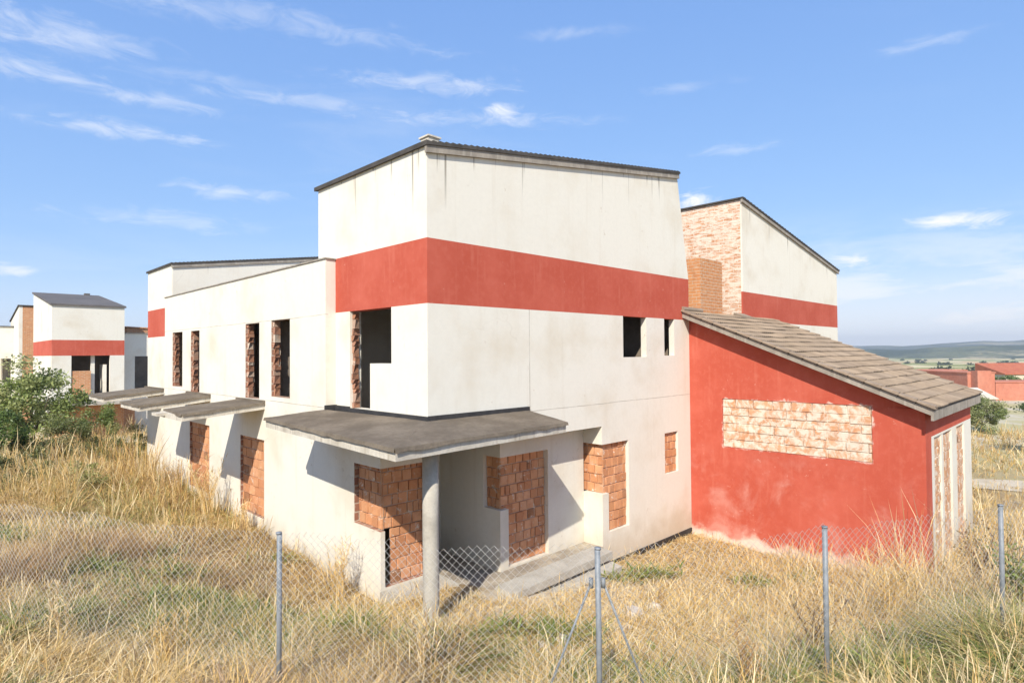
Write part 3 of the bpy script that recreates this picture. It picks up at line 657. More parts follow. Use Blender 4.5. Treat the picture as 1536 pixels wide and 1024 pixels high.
for c_ in range(nc):
    ya = YE-.14+(YR-YE+.14)*c_/nc; yb = YE-.14+(YR-YE+.14)*(c_+1)/nc+.06; sh = r.uniform(0, .1)
    pr = []
    for i in range(nseg+1):
        x_ = XR0-.06+(XR1-XR0+.12)*i/nseg
        blk = int((x_-XR0+sh*8)/.99); rr_ = random.Random(blk*31+c_*7)
        w_ = .020*math.sin(2*math.pi*(x_+sh)/wv)+rr_.uniform(-.010, .010)
        pr.append((x_, w_))
    for i in range(nseg):
        (xa, wa), (xb, wb) = pr[i], pr[i+1]
        yb2 = min(yb, YR); za, zb = vz(ya)+.240, vz(yb2)+.185
        tl = random.Random(int((xa-XR0+sh*3+c_*.17)/.33)*97+c_).uniform(.86, 1.10); tc = (tl*1.02, tl, tl*.95)
        tm.face([(xa, ya, za+wa), (xb, ya, za+wb), (xb, yb2, zb+wb), (xa, yb2, zb+wa)], None, 0, tc)
        tm.face([(xa, ya, za+wa-.022), (xb, ya, za+wb-.022), (xb, ya, za+wb), (xa, ya, za+wa)])
        tm.face([(xa, ya+.05, za-.09), (xb, ya+.05, za-.09), (xb, ya+.05, za+wb-.022), (xa, ya+.05, za+wa-.022)], None, 1)  # recessed dark riser: shade under the course lip, put in as colour
tm.build('roof_tiles', [M['tile'], M['tiledark_gapshade']], roofA)
vt = MB(); k = 18                                                   # verge tiles, lapped
for i in range(k):
    ya = YE-.13+(YR-YE+.13)*i/k; yb = YE-.13+(YR-YE+.13)*(i+1)/k+.05; yb = min(yb, YR)
    vt.hexa([(XR0-.07, ya, vz(ya)+.175), (XR0+.16, ya, vz(ya)+.175), (XR0+.16, yb, vz(yb)+.175), (XR0-.07, yb, vz(yb)+.175), (XR0-.07, ya, vz(ya)+.262), (XR0+.14, ya, vz(ya)+.265), (XR0+.14, yb, vz(yb)+.225), (XR0-.05, yb, vz(yb)+.222)])
vt.build('verge_tile', M['tile'], roofA)
rg = MB(); rg.tube([(XR0-.02, -.02, vz(0)+.24), (11.45, -.02, vz(0)+.24)], .09, 8); rg.build('ridge_tile', M['tile'], roofA); rg = MB(); rg.hexa([(13.9, -.35, vz(-.35)+.22), (14.7, -.38, vz(-.38)+.22), (14.7, -.05, vz(-.05)+.22), (13.9, -.02, vz(-.02)+.22), (13.9, -.35, vz(-.35)+.30), (14.7, -.38, vz(-.38)+.30), (14.7, -.05, vz(-.05)+.30), (13.9, -.02, vz(-.02)+.30)]); rg.build('loose_tile', M['tile'], roofA)
ch = MB(); ch.box((11.47, .003, 4.2), (13.08, 1.1, 7.82)); ch.build('chimney', M['brickor'], annex)

# ================================================================== HOUSE TO THE RIGHT
h3 = thing('neighbouring_house', 'white house with bare brick side wall and roof falling right, behind the red lean-to', 'house', (20, 4, -1.4))
rz3 = lambda x_: 10.38-.1588*(x_-14.75)
zone3 = lambda u, z: 2 if 5.78 < z < 6.88 else 0
w3 = MB(); b3 = MB()
for mbx, k in ((w3, 0), (b3, 2)): wall('x', 0.002, .06, 14.75, 25.65, -2., rz3, zone=zone3, only=k, zs=(5.78, 6.88), mb=mbx)
w3.build('wall', M['plaster2'], h3); w3 = MB(); w3.box((25.35, .063, -2.), (25.649, 8.69, rz3(25.65)-.02)); w3.build('end_wall', M['plaster2'], h3); w3 = MB(); slopewall(w3, 8.7, 9., 15.051, 25.65, -2., rz3); w3.build('rear_wall', M['plaster2'], h3); b3.build('painted_band', M['red'], h3)
w3 = MB(); wall('y', 14.75, .3, .063, 9., -2., rz3(14.75), mb=w3); w3.build('brick_side_wall', M['brickwall'], h3)
mb = MB(); n = 40
for k in range(n):
    a = 14.66+(25.8-14.66)*k/n; b = 14.66+(25.8-14.66)*(k+1)/n
    mb.hexa([(a, -.10, rz3(a)+.003), (b, -.10, rz3(b)+.003), (b, 9.1, rz3(b)+.003), (a, 9.1, rz3(a)+.003), (a, -.10, rz3(a)+.06), (b, -.10, rz3(b)+.09), (b, 9.1, rz3(b)+.09), (a, 9.1, rz3(a)+.06)])
r3 = mb.build('roof', M['tiledark_gapshade'], h3)
mb = MB(); mb.hexa([(14.68, -.075, rz3(14.68)-.13), (25.78, -.075, rz3(25.78)-.13), (25.78, -.003, rz3(25.78)-.13), (14.68, -.003, rz3(14.68)-.13), (14.68, -.075, rz3(14.68)), (25.78, -.075, rz3(25.78)), (25.78, -.003, rz3(25.78)), (14.68, -.003, rz3(14.68))])
mb.build('fascia', M['fascia'], r3)

# ================================================================== HOUSES TO THE LEFT
h4 = thing('distant_house', 'white block house with red band and grey sloping roof, behind the leafy tree at left', 'house', (2, 48, -1.6))
rz4 = lambda y_: 8.42+.158*(y_-45)
zone4 = lambda u, z: 2 if 4.70 < z < 5.87 else 0
w4 = MB(); b4 = MB(); hs4 = [(.68, 3.12, 1.3, 4.70)]
for mbx, k in ((w4, 0), (b4, 2)):
    wall('x', 45., .3, -.5, 4.07, 1.0, 8.42, hs4, zone=zone4, only=k, zs=(4.70, 5.87), mb=mbx)
    wall('y', -.5, .3, 45.3, 55., -2., rz4, zone=zone4, only=k, zs=(4.70, 5.87), mb=mbx)
w4.box((3.77, 45.301, 1.), (4.07, 55, 8.4)); w4.box((-.199, 54.7, -2), (3.769, 55, 9.8))
wall('x', 46.2, .3, 4.071, 9.5, -2., 6.46, [(5.05, 6.4, 2.0, 4.62)], mb=w4)
w4.box((1.95, 45.4, 1.0), (2.2, 45.6, 4.7)); w4.box((2.75, 45.31, 1.3), (2.95, 46.8, 4.0)); 
w4.build('wall', M['plaster3'], h4); b4.build('painted_band', M['red'], h4)
mb = MB(); mb.box((-.2, 48.2, -1.), (3.76, 48.4, 8.3)); mb.box((-.19, 45.31, 4.9), (3.76, 48.19, 5.1)); mb.box((4.08, 49., -1.), (9.4, 49.2, 6.2)); mb.build('inner_wall', M['inside'], h4)
mb = MB(); mb.hexa([(-.6, 44.9, rz4(44.9)), (4.17, 44.9, rz4(44.9)), (4.17, 55.1, rz4(55.1)), (-.6, 55.1, rz4(55.1)), (-.6, 44.9, rz4(44.9)+.14), (4.17, 44.9, rz4(44.9)+.14), (4.17, 55.1, rz4(55.1)+.14), (-.6, 55.1, rz4(55.1)+.14)])
mb.box((3.0, 54.5, 9.9), (3.4, 54.9, 10.25)); mb.build('roof', M['shingle'], h4)
mb = MB(); mb.box((.75, 45.06, 1.32), (1.9, 45.25, 3.55)); mb.build('brick_infill', M['brickor'], h4)
mb = MB(); mb.box((-.4, 45.02, -2.), (4.07, 45.25, .95)); mb.box((4.08, 45.9, -2.), (5.0, 46.15, .9)); mb.build('lower_wall', M['brickor'], h4)
mb = MB(); mb.box((-1.4, 43.0, 1.05), (4.35, 44.99, 1.27)); mb.build('canopy', M['conc'], h4)
mb = MB(); mb.box((4.06, 46.1, 6.463), (9.6, 46.6, 6.52)); mb.build('coping', M['fascia'], h4)
mb = MB(); mb.box((5.3, 50., 5.), (8.5, 52., 7.05)); mb.hexa([(5.2, 49.9, 7.1), (8.6, 49.9, 6.95), (8.6, 52.1, 6.95), (5.2, 52.1, 7.1), (5.2, 49.9, 7.2), (8.6, 49.9, 7.05), (8.6, 52.1, 7.05), (5.2, 52.1, 7.2)]); mb.build('chimney', M['brickor'], h4)
h5 = thing('far_house', 'far house with tall orange brick end wall, leftmost building behind the tree', 'house', (-1, 66, -1.6))
mb = MB(); mb.box((-.75, 60.0, -2.), (4., 60.3, 9.2)); mb.build('brick_end_wall', M['brickor'], h5)
mb = MB(); mb.hexa([(-1.0, 60.001, -2), (-.751, 60.001, -2), (-.751, 67, -2), (-1.0, 67, -2), (-1.0, 60.001, 9.25), (-.751, 60.001, 9.25), (-.751, 67, 8.1), (-1.0, 67, 8.1)])
wall('x', 64.01, .3, -2.1, -1.001, -2., 7.5, [(-1.95, -1.2, 2.2, 4.5)], mb=mb); wall('y', -2.1, .3, 64.311, 78., -2., 7.5, mb=mb); mb.box((-1.79, 66, 0), (-1.05, 66.2, 7.4)); mb.build('wall', M['plaster3'], h5)
mb = MB(); mb.hexa([(-1.1, 59.9, 9.26), (4.1, 59.9, 9.26), (4.1, 67.1, 8.11), (-1.1, 67.1, 8.11), (-1.1, 59.9, 9.36), (4.1, 59.9, 9.36), (4.1, 67.1, 8.2), (-1.1, 67.1, 8.2)]); mb.box((-2.2, 63.9, 7.51), (-1.001, 78, 7.58)); mb.build('roof', M['tiledark_gapshade'], h5)
#PART2
# ================================================================== FENCE
fence = thing('chain_link_fence', 'low chain link fence with grey tubular posts and two braces, across the dry grass', 'fence', (*LD(.88, 6.3), .5))
FP = [(-8.3, 9.0, 2.50), (-2.73, 7.0, 2.53), (.88, 6.3, 2.55), (3.67, 7.1, 2.52), (6.56, 8.1, 2.50), (10.2, 9.4, 2.48)]
for l, d, zt_ in FP:
    x_, y_ = LD(l, d); g_ = h1(x_, y_); mb = MB()
    mb.tube([(x_, y_, g_-.3), (x_+.004, y_, 1.5), (x_+random.uniform(-.012, .012), y_, zt_)], .030, 12); mb.tube([(x_, y_, zt_+.001), (x_, y_, zt_+.022)], .034, 12)
    mb.build('post', M['galv'], fence, True)
def fpt(i, s):
    a, b = FP[i], FP[i+1]; return tuple((1-s)*a[k]+s*b[k] for k in range(3))
for i, s0 in ((1, 1), (2, 0)):
    a = fpt(i, abs(s0-.02)); b = fpt(i, abs(s0-(.21 if i == 1 else .26))); xa, ya = LD(a[0], a[1]); xb, yb = LD(b[0], b[1])
    q0 = Vector((xa, ya, 2.20)); q1 = Vector((xb, yb, h1(xb, yb)-.1))
    mb = MB(); mb.tube([q0, q0.lerp(q1, .5), q1], .0125, 10); mb.tube([q0+Vector((0, 0, .05)), q0-Vector((0, 0, .05))], .024, 8); mb.build('brace', M['galv'], fence, True)
def wire_panel(i, seed):
    a, b = FP[i], FP[i+1]; L = math.dist(a[:2], b[:2]); w = .046; n = int(L/w); R_ = .0022; rs = np.random.default_rng(seed)
    h = .046; VV = []; FF = []; off = 0
    (xa, ya), (xb, yb) = LD(*a[:2]), LD(*b[:2]); ux, uy = (xb-xa)/L, (yb-ya)/L; nx_, ny_ = uy, -ux
    ss_ = np.linspace(0, 1, 60); gz = H(xa+(xb-xa)*ss_, ya+(yb-ya)*ss_)
    ph = rs.uniform(0, 6)
    for k in range(n):
        sc = (k+.5)/n; top = a[2]+(b[2]-a[2])*sc+.035+.028*math.sin(sc*9+ph)+.02*math.sin(sc*23+ph*2)-.05*math.sin(math.pi*sc)
        bot = np.interp(sc, ss_, gz)+.02
        m_ = int((top-bot)/h)+1; j = np.arange(m_)
        z_ = top-j*h; s_ = w*(k+((j+k) % 2))
        bulge = .05*np.sin(sc*7+ph)*np.sin((z_-bot)/(top-bot)*3.1)+.02*np.sin(s_*5+z_*4)+np.where(j % 2 == 0, .002, -.002)
        s_ = s_+.012*np.sin(z_*6+ph+sc*5)
        P_ = np.stack([xa+ux*s_+nx_*(bulge+.036), ya+uy*s_+ny_*(bulge+.036), z_], -1)
        tri = [(R_, 0), (-R_*.5, R_*.87), (-R_*.5, -R_*.87)]
        ring = np.stack([P_+np.array([ux*p*1.3+nx_*q, uy*p*1.3+ny_*q, 0.]) for p, q in tri], 1).reshape(-1, 3)
        VV.append(ring)
        base = off+np.arange(m_-1)[:, None]*3
        for e0, e1 in ((0, 1), (1, 2), (2, 0)): FF.append(base+np.array([[e0, e1, e1+3, e0+3]]))
        off += m_*3
    v = np.concatenate(VV); f = np.concatenate(FF)
    me = bpy.data.meshes.new('mesh_panel'); me.vertices.add(len(v)); me.vertices.foreach_set('co', v.astype(np.float32).ravel())
    me.loops.add(f.size); me.loops.foreach_set('vertex_index', f.astype(np.int32).ravel())
    me.polygons.add(len(f)); me.polygons.foreach_set('loop_start', (np.arange(len(f))*4).astype(np.int32)); me.polygons.foreach_set('loop_total', np.full(len(f), 4, np.int32))
    me.materials.append(M['wire']); me.update(calc_edges=True); return link('mesh_panel', me, fence)
for i in range(len(FP)-1): wire_panel(i, 40+i)

# ================================================================== PLANTS
def blades(x, y, z, h, lean, droop, wid, az, prof=(1, .85, .55, 0), twist=None):
    N = len(x); s = np.array([0, .38, .72, 1.])
    dx, dy = np.cos(az), np.sin(az); tw = az+np.pi/2+(rng.uniform(-.9, .9, N) if twist is None else twist); sx, sy = np.cos(tw), np.sin(tw)
    V = np.empty((N, 7, 3), np.float32)
    for k, q in enumerate(s):
        o = lean*h*q**1.7; zz = h*(q-droop*q*q*.9)
        px_, py_, pz_ = x+dx*o, y+dy*o, z+zz; w = wid*prof[k]*.5
        if k < 3:
            V[:, 2*k] = np.stack([px_-sx*w, py_-sy*w, pz_], -1); V[:, 2*k+1] = np.stack([px_+sx*w, py_+sy*w, pz_], -1)
        else: V[:, 6] = np.stack([px_, py_, pz_], -1)
    return V.reshape(-1, 3)
BF = [(0, 1, 3, 2), (2, 3, 5, 4), (4, 5, 6)]
PAL = {'straw': [(.80, .58, .24), (.72, .50, .19), (.85, .65, .31), (.66, .45, .165)], 'tan': [(.55, .37, .16), (.60, .42, .20), (.47, .31, .135)], 'brown': [(.27, .175, .085), (.34, .225, .12), (.21, .135, .07)],
       'gold': [(.64, .43, .13), (.70, .50, .18), (.54, .36, .105)], 'green': [(.20, .25, .06), (.27, .31, .085), (.14, .19, .045)], 'olive': [(.36, .34, .11), (.43, .40, .145), (.29, .27, .085)], 'rust': [(.52, .30, .12), (.58, .36, .16), (.45, .26, .11)], 'pale': [(.90, .76, .47), (.86, .70, .41)]}
PK = list(PAL)
def inside_house(x, y):
    a = (x > -.32) & (y > 1.3) & (y < 25.6); b = (x > 1.0) & (y > -.75) & (x < 5.5) & (y < 4); c = (x > 5.0) & (x < 10.7) & (y > -.06) & (y < 25)
    d = (x > 10.55) & (x < 18.4) & (y > -6.5); e = (x > 14) & (x < 26) & (y > -.1); f = (x > -.6) & (y > 44.9) & (y < 90); g = (x > -.3) & (x < 1.35) & (y > .55) & (y < 1.5)
    return a | b | c | d | e | f | g
def scatter(n, d0, d1, k=1.0, lm=1.0, l0=None, l1=None):
    u = rng.uniform(0, 1, n); d = (d0**(k+1)+(d1**(k+1)-d0**(k+1))*u)**(1/(k+1))
    l = rng.uniform(-1, 1, n)*(d*lm+1.5) if l0 is None else rng.uniform(l0, l1, n)
    x = CAM[0]+l*RH[0]+d*FH[0]; y = CAM[1]+l*RH[1]+d*FH[1]
    ok = ~inside_house(x, y); return x[ok], y[ok], l[ok], d[ok]
def pick(weights):
    """weights (N, kinds) -> colour per blade"""
    N = len(weights); w = np.cumsum(weights, 1); w /= w[:, -1:]; k = (rng.uniform(0, 1, N)[:, None] > w).sum(1)
    c = np.zeros((N, 3))
    for i, nm in enumerate(PK):
        sel = np.where(k == i)[0]; pal = np.array(PAL[nm]); c[sel] = pal[rng.integers(0, len(pal), len(sel))]
    return c*rng.uniform(.82, 1.12, (N, 1))
GP = [((px-768)/F*d, d, rl, rd, a) for px, d, rl, rd, a in ((200, 12.3, 1.3, 1.2, 1.), (285, 10.2, .9, .9, .9), (120, 9.4, .7, .7, .7), (380, 8.6, .9, .7, .7), (610, 9.0, .5, .5, .4), (745, 8.3, .8, .6, .7), (930, 7.9, 1.3, .8, .8), (1100, 7.4, .8, .8, .6), (1440, 7.6, 1.2, 1., 1.3), (1530, 9.5, .8, 1.2, 1.1), (1290, 7.3, .8, .6, .6), (230, 17., 1.6, 1.6, .6))]
def green_amt(x, y, l, d):
    o = np.zeros(len(x))
    for a, b, rl, rd, w in GP: o += w*np.exp(-((l-a)/rl)**2-((d-b)/rd)**2)
    return np.clip(o*(1.1+fnoise(x, y, 2.1, 12, 3)*1.2), 0, 1.6)
def zone_weights(x, y, l, d):
    g = fnoise(x, y, .55, 2, 4); b = fnoise(x, y, .42, 4, 4); o = fnoise(x, y, .9, 6, 3)
    W_ = np.zeros((len(x), len(PK))); I = PK.index
    W_[:, I('straw')] = 1.0; W_[:, I('tan')] = .45; W_[:, I('pale')] = .50+.35*(l > 1.5)+.45*(d < 9); W_[:, I('gold')] = .24; W_[:, I('brown')] = .12
    gr = np.clip((g-.34)*2.5, 0, 1.)+green_amt(x, y, l, d)*2.3
    W_[:, I('green')] += gr*.55*(d < 12)+gr*.2; W_[:, I('olive')] += gr*.7+.08
    right_green = (l > 4.2)*np.clip(8.8-d, 0, 1.5); W_[:, I('green')] += right_green*.25; W_[:, I('olive')] += right_green*.4
    br = np.clip((b-.2)*2.2, 0, 1.4)*((l < -.5)*1.+.45)*(d < 17); W_[:, I('brown')] += br*1.3; W_[:, I('tan')] += br*.5; W_[:, I('rust')] += br*.25
    wallstrip = np.exp(-((x+1.3)/1.3)**2)*np.clip((y-9)/3, 0, 1)*(y < 21); W_[:, I('rust')] += wallstrip*1.2; W_[:, I('gold')] += wallstrip*.8
    back = (l < -6)*np.clip((d-15)/4, 0, 1); W_[:, I('gold')] += back*.5; W_[:, I('olive')] += back*(.4+np.clip(o*3.0, 0, 1.6)); W_[:, I('tan')] += back*.5; W_[:, I('green')] += back*np.clip(o*1.2, 0, .6)
    rb = (l > 13)*np.clip((d-22)/6, 0, 1); W_[:, I('gold')] += rb*1.6; W_[:, I('olive')] += rb*.5; W_[:, I('rust')] += rb*.8
    return W_
def height_zone(x, y, l, d):
    h = np.full(len(x), .35)
    h += .10*np.clip(1-np.abs(d-7)/2.2, 0, 1)
    porch = np.exp(-((x-4.5)/4.)**2-((y+1.6)/1.8)**2); h *= 1-.35*porch
    wallstrip = np.exp(-((x+1.9)/.8)**2)*np.clip((y-12)/3, 0, 1)*(y < 20.5); h += wallstrip*.55
    back = np.clip((-l-5)/3, 0, 1)*np.clip((d-15)/5, 0, 1)*(d < 46); h += back*.42
    ann = np.exp(-((l-9.3)/2.8)**2-((d-12.6)/2.2)**2); h += ann*.75
    h += np.clip(fnoise(x, y, .8, 8, 3), -.8, 1)*.16
    rb = (l > 13)*np.clip((d-24)/5, 0, 1)*(d < 50); h += rb*.35
    track = np.exp(-((d-29)/2.2)**2)*(l > 17); h *= 1-.65*track
    return np.clip(h, .1, 2)
def grow(n, d0, d1, k, kindp, lm=.98):
    x, y, l, d = scatter(n, d0, d1, k, lm)
    cl_ = fnoise(x, y, 2.3, 9, 3); th = rng.uniform(-.55, .55, len(x)); keep = (cl_ > th-.12) if kindp != 'litter' else (cl_ > -9)
    e_ = .06; gx = fnoise(x+e_, y, 2.3, 9, 3)-cl_; gy = fnoise(x, y+e_, 2.3, 9, 3)-cl_; out = np.arctan2(-gy, -gx)
    bare = np.exp(-((x-3.6)/4.4)**2-((y+1.2)/1.2)**2); keep &= rng.uniform(0, 1, len(x)) > .55*bare
    trk = np.exp(-((d-29)/1.8)**2)*(l > 17); keep &= rng.uniform(0, 1, len(x)) > trk*.8
    x, y, l, d, cl_, out = (a[keep] for a in (x, y, l, d, cl_, out)); N = len(x)
    z = H(x, y); hz = height_zone(x, y, l, d)*np.clip(.95+cl_*.55, .5, 1.5); W_ = zone_weights(x, y, l, d)
    dw = .0046+d*.00058
    az = out+rng.normal(0, 2.4, N)
    if kindp == 'tangle':
        h = hz*rng.uniform(.35, 1.15, N)**1.0*np.where(rng.uniform(0, 1, N) < .35, .6, 1.); v = blades(x, y, z-.02, h, rng.uniform(.15, 1.5, N)*np.where(rng.uniform(0, 1, N) < .35, 1.8, 1.), np.where(rng.uniform(0, 1, N) < .65, rng.uniform(.4, 1.05, N), rng.uniform(0, .4, N)), dw*rng.uniform(.6, 1.9, N), az)
        c = pick(W_)
    elif kindp == 'litter':
        h = rng.uniform(.08, .22, N); v = blades(x, y, z, h, rng.uniform(1.5, 4., N), rng.uniform(.3, .9, N), dw*1.0, rng.uniform(0, 6.28, N))
        W_[:, PK.index('green')] *= .2; W_[:, PK.index('brown')] += .15; W_[:, PK.index('tan')] += .4; W_[:, PK.index('pale')] += .4; c = pick(W_)
    elif kindp == 'stalk':
        h = hz*rng.uniform(1.05, 1.75, N); v = blades(x, y, z, h, rng.uniform(.05, .55, N), rng.uniform(0, .22, N), dw*.75, az, (.8, .6, 1.5, 0))
        W_[:, PK.index('green')] = 0; W_[:, PK.index('olive')] *= .4; W_[:, PK.index('pale')] += .8; c = pick(W_)
    elif kindp == 'green':
        g = fnoise(x, y, .55, 2, 4); q = (g+rng.uniform(-.2, .2, N) > .5) | (green_amt(x, y, l, d) > rng.uniform(.15, 1.1, N)); x, y, z, hz, dw, az = (a[q] for a in (x, y, z, hz, dw, az)); N = len(x)
        h = rng.uniform(.10, .34, N); v = blades(x, y, z+rng.uniform(0, .1, N), h, rng.uniform(.5, 2.2, N), rng.uniform(.1, .9, N), dw*np.where(rng.uniform(0, 1, N) < .5, 3.4, 1.6), rng.uniform(0, 6.28, N), (.4, 1, .9, 0))
        W2 = np.zeros((N, len(PK))); W2[:, PK.index('green')] = 1; W2[:, PK.index('olive')] = .6; c = pick(W2)
    return v, c
vs, cs = zip(*[grow(*a) for a in ((240000, 4.6, 10, .6, 'tangle'), (190000, 10, 24, .6, 'tangle'), (70000, 24, 50, .6, 'tangle'), (130000, 5, 22, .6, 'litter'), (26000, 4.8, 26, .5, 'stalk'), (12000, 20, 48, .6, 'stalk'), (120000, 4.6, 16, .5, 'green'))])
kind(rawmesh('dry_grass', np.concatenate(vs), 7, BF, np.concatenate(cs), M['grass']), 'stuff')

LF = [(0, 1, 2), (0, 2, 3)]
def leaves(cen, size, seed, colr, upb=.35, aspect=.5):
    r = np.random.default_rng(seed); N = len(cen); d = r.normal(size=(N, 3)); d[:, 2] *= .7; d /= np.linalg.norm(d, axis=1, keepdims=True)
    n = r.normal(size=(N, 3)); n[:, 2] = np.abs(n[:, 2])+upb; s = np.cross(d, n); s /= np.linalg.norm(s, axis=1, keepdims=True)+1e-9; nn = np.cross(s, d)
    L = size*r.uniform(.6, 1.3, (N, 1)); V = np.empty((N, 4, 3), np.float32)
    V[:, 0] = cen; V[:, 1] = cen+d*L*.5+s*L*aspect*.5+nn*L*.08; V[:, 2] = cen+d*L; V[:, 3] = cen+d*L*.5-s*L*aspect*.5+nn*L*.08
    return V.reshape(-1, 3), colr
def crown_pts(c, R_, nclump, nleaf, seed, rc=.32, flat=1.):
    r = np.random.default_rng(seed); u = r.normal(size=(nclump, 3)); u /= np.linalg.norm(u, axis=1, keepdims=True); u *= r.uniform(.25, 1., (nclump, 1))**.5*r.uniform(.75, 1.12, (nclump, 1))
    k = r.integers(0, nclump, nleaf); o = r.normal(size=(nleaf, 3)); o /= np.linalg.norm(o, axis=1, keepdims=True); o *= r.uniform(0, 1, (nleaf, 1))**.45*rc*r.uniform(.6, 1.25, (nclump, 1))[k]; o[:, 2] *= .75
    return np.array(c)+(u[k]+o)*np.array(R_), k, u
def tree(name, label, cat, px, d, zc, R_, nleaf, lsz, pal, seed, nclump=34, group=None, rc=.32, trunk=.09, pname='crown', stems=1):
    x_, y_ = at(px, d); g_ = h1(x_, y_); o = thing(name, label, cat, (x_, y_, g_), group); r = random.Random(seed); rr_ = np.random.default_rng(seed+5)
    P_, k, u = crown_pts((x_, y_, zc), R_, nclump, nleaf, seed, rc)
    P_[:, 2] = np.maximum(P_[:, 2], g_+.03)
    pal = np.array(pal); cc = pal[rr_.integers(0, len(pal), nclump)][k]*rr_.uniform(.75, 1.25, (nleaf, 1)); v, c = leaves(P_, lsz, seed, cc)
    rawmesh(pname, v, 4, LF, c, M['leaf'], o)
    mb = MB()
    for s_ in range(stems):
        bx, by = x_+r.uniform(-.1, .1)*(stems > 1), y_+r.uniform(-.1, .1)*(stems > 1); fork = Vector((bx+r.uniform(-.1, .1), by, g_+max(.15, (zc-R_[2]*.6-g_)*.8)))
        mb.tube([(bx, by, g_-.15), fork], [trunk, trunk*.75], 8)
        for q in u[s_::stems][:max(5, 14//stems)]:
            e_ = Vector((x_+q[0]*R_[0]*.85, y_+q[1]*R_[1]*.85, zc+q[2]*R_[2]*.85)); mid = fork.lerp(e_, .5)+Vector((r.uniform(-.1, .1), r.uniform(-.1, .1), r.uniform(.0, .2)))
            mb.tube([fork-Vector((0, 0, .03)), mid, e_], [trunk*.5, trunk*.3, trunk*.1], 6)
    mb.build('trunk' if pname == 'crown' else 'stem', M['bark'], o)
    return o
GREEN = [(.10, .16, .04), (.14, .20, .055), (.075, .12, .03), (.18, .23, .075), (.21, .24, .09)]
OLIVE = [(.20, .22, .08), (.26, .26, .10), (.15, .18, .06), (.31, .29, .13)]
tree('leafy_tree', 'bushy green tree in front of the distant white house with grey roof', 'tree', 52, 33, 2.1, (2.45, 2.4, 2.25), 11500, .20, [(.31, .37, .11), (.38, .42, .16), (.23, .28, .085), (.44, .45, .20)], 3, 44, rc=.30)
tree('leafy_shrub', 'bright green shrub cut by the left edge, below the leafy tree', 'shrub', -8, 26, 1.0, (1.35, 1.3, 1.6), 6000, .14, [(.13, .20, .045), (.19, .26, .07), (.10, .15, .04)], 8, 26, stems=3, pname='foliage', trunk=.03)
tree('grey_green_shrub', 'dense grey green shrub among tall grass under the leafy tree', 'shrub', 84, 28, .75, (1.7, 1.5, 1.15), 7500, .11, OLIVE, 12, 26, stems=4, pname='foliage', trunk=.025)
tree('yellow_green_shrub', 'upright yellow green shrub in front of the dark lower storey of the distant house', 'shrub', 146, 30, 1.0, (1.0, .9, 1.5), 5000, .11, [(.22, .27, .08), (.28, .31, .11), (.17, .22, .06)], 15, 20, stems=3, pname='foliage', trunk=.025)
tree('olive_shrub', 'low olive shrub in tall dry grass left of the nearest small canopy', 'shrub', 184, 26, .7, (1.1, 1.0, .95), 4000, .09, OLIVE, 18, 18, stems=3, pname='foliage', trunk=.02)
tree('round_bush', 'pale green bush beside the eaves of the red lean-to', 'bush', 1470, 50, -.45, (1.7, 1.7, 1.7), 9000, .16, [(.24, .28, .10), (.30, .33, .13), (.19, .23, .08), (.35, .36, .16)], 21, 34, stems=3, pname='foliage', trunk=.04)
tree('dark_leaved_tree', 'dark green tree cut off by the right edge, above the pale track', 'tree', 1562, 38, 1.2, (1.6, 1.5, 1.3), 3000, .15, [(.08, .11, .035), (.11, .15, .05), (.06, .09, .03)], 24, 26)
tree('olive_shrub', 'dark olive shrub in the tall grass at the left edge, nearest the fence', 'shrub', 30, 21, .55, (1.3, 1.1, .8), 4500, .085, [(.16, .18, .06), (.22, .23, .09), (.12, .14, .045)], 31, 20, stems=3, pname='foliage', trunk=.02)
tree('yellow_green_shrub', 'loose yellow green shrub in dry grass between the left edge and the side wall', 'shrub', 122, 20, .45, (.9, .9, .65), 2200, .08, [(.34, .34, .12), (.27, .28, .09), (.40, .38, .15)], 33, 16, stems=3, pname='foliage', trunk=.02)
# dead shrubs behind the fence
def dead_shrub(px, d, rad, ht, label, seed, pal, n=1500):
    x_, y_ = at(px, d); g_ = h1(x_, y_); r = np.random.default_rng(seed)
    th = r.uniform(0, 6.28, n); q = np.sqrt(r.uniform(0, 1, n))*rad*.75; xx = x_+q*np.cos(th); yy = y_+q*np.sin(th); zz = H(xx, yy)-.02
    hh = ht*(1.1-(q/rad)**2*.7)*r.uniform(.55, 1.1, n)
    v = blades(xx, yy, zz, hh, r.uniform(.2, 1.4, n), r.uniform(0, .8, n), np.full(n, .012)*r.uniform(.6, 1.5, n), th+r.normal(0, .9, n), (1, .7, .5, 0))
    p_ = np.array(pal); c = p_[r.integers(0, len(p_), n)]*r.uniform(.75, 1.15, (n, 1))
    o = rawmesh('dead_shrub', v, 7, BF, c, M['grass']); return tag(o, label, 'shrub', 'dry shrubs behind the fence')
DB = PAL['brown'][:2]+PAL['tan']+PAL['rust']+[(.46, .33, .18), (.54, .40, .23)]; MV = [(.48, .34, .22), (.54, .40, .26), (.42, .29, .18), (.62, .48, .31)]+PAL['straw']
dead_shrub(25, 11.2, 1.1, .75, 'dry dark brown shrub behind the fence at the left edge', 1, DB, 1300)
dead_shrub(150, 13.2, 1.5, .85, 'broad dry brown shrub behind the fence, right of the leftmost dry shrub', 2, DB, 1500)
dead_shrub(300, 12.2, 1.0, .55, 'low dry brown shrub behind the fence, left of the white side wall foot', 3, DB, 900)
dead_shrub(345, 6.4, 1.0, .6, 'mauve brown dry shrub at the bottom, left of the first grey fence post', 4, MV, 1300)
dead_shrub(520, 6.6, .8, .5, 'mauve brown dry shrub at the bottom, right of the first grey fence post', 5, MV, 1000)
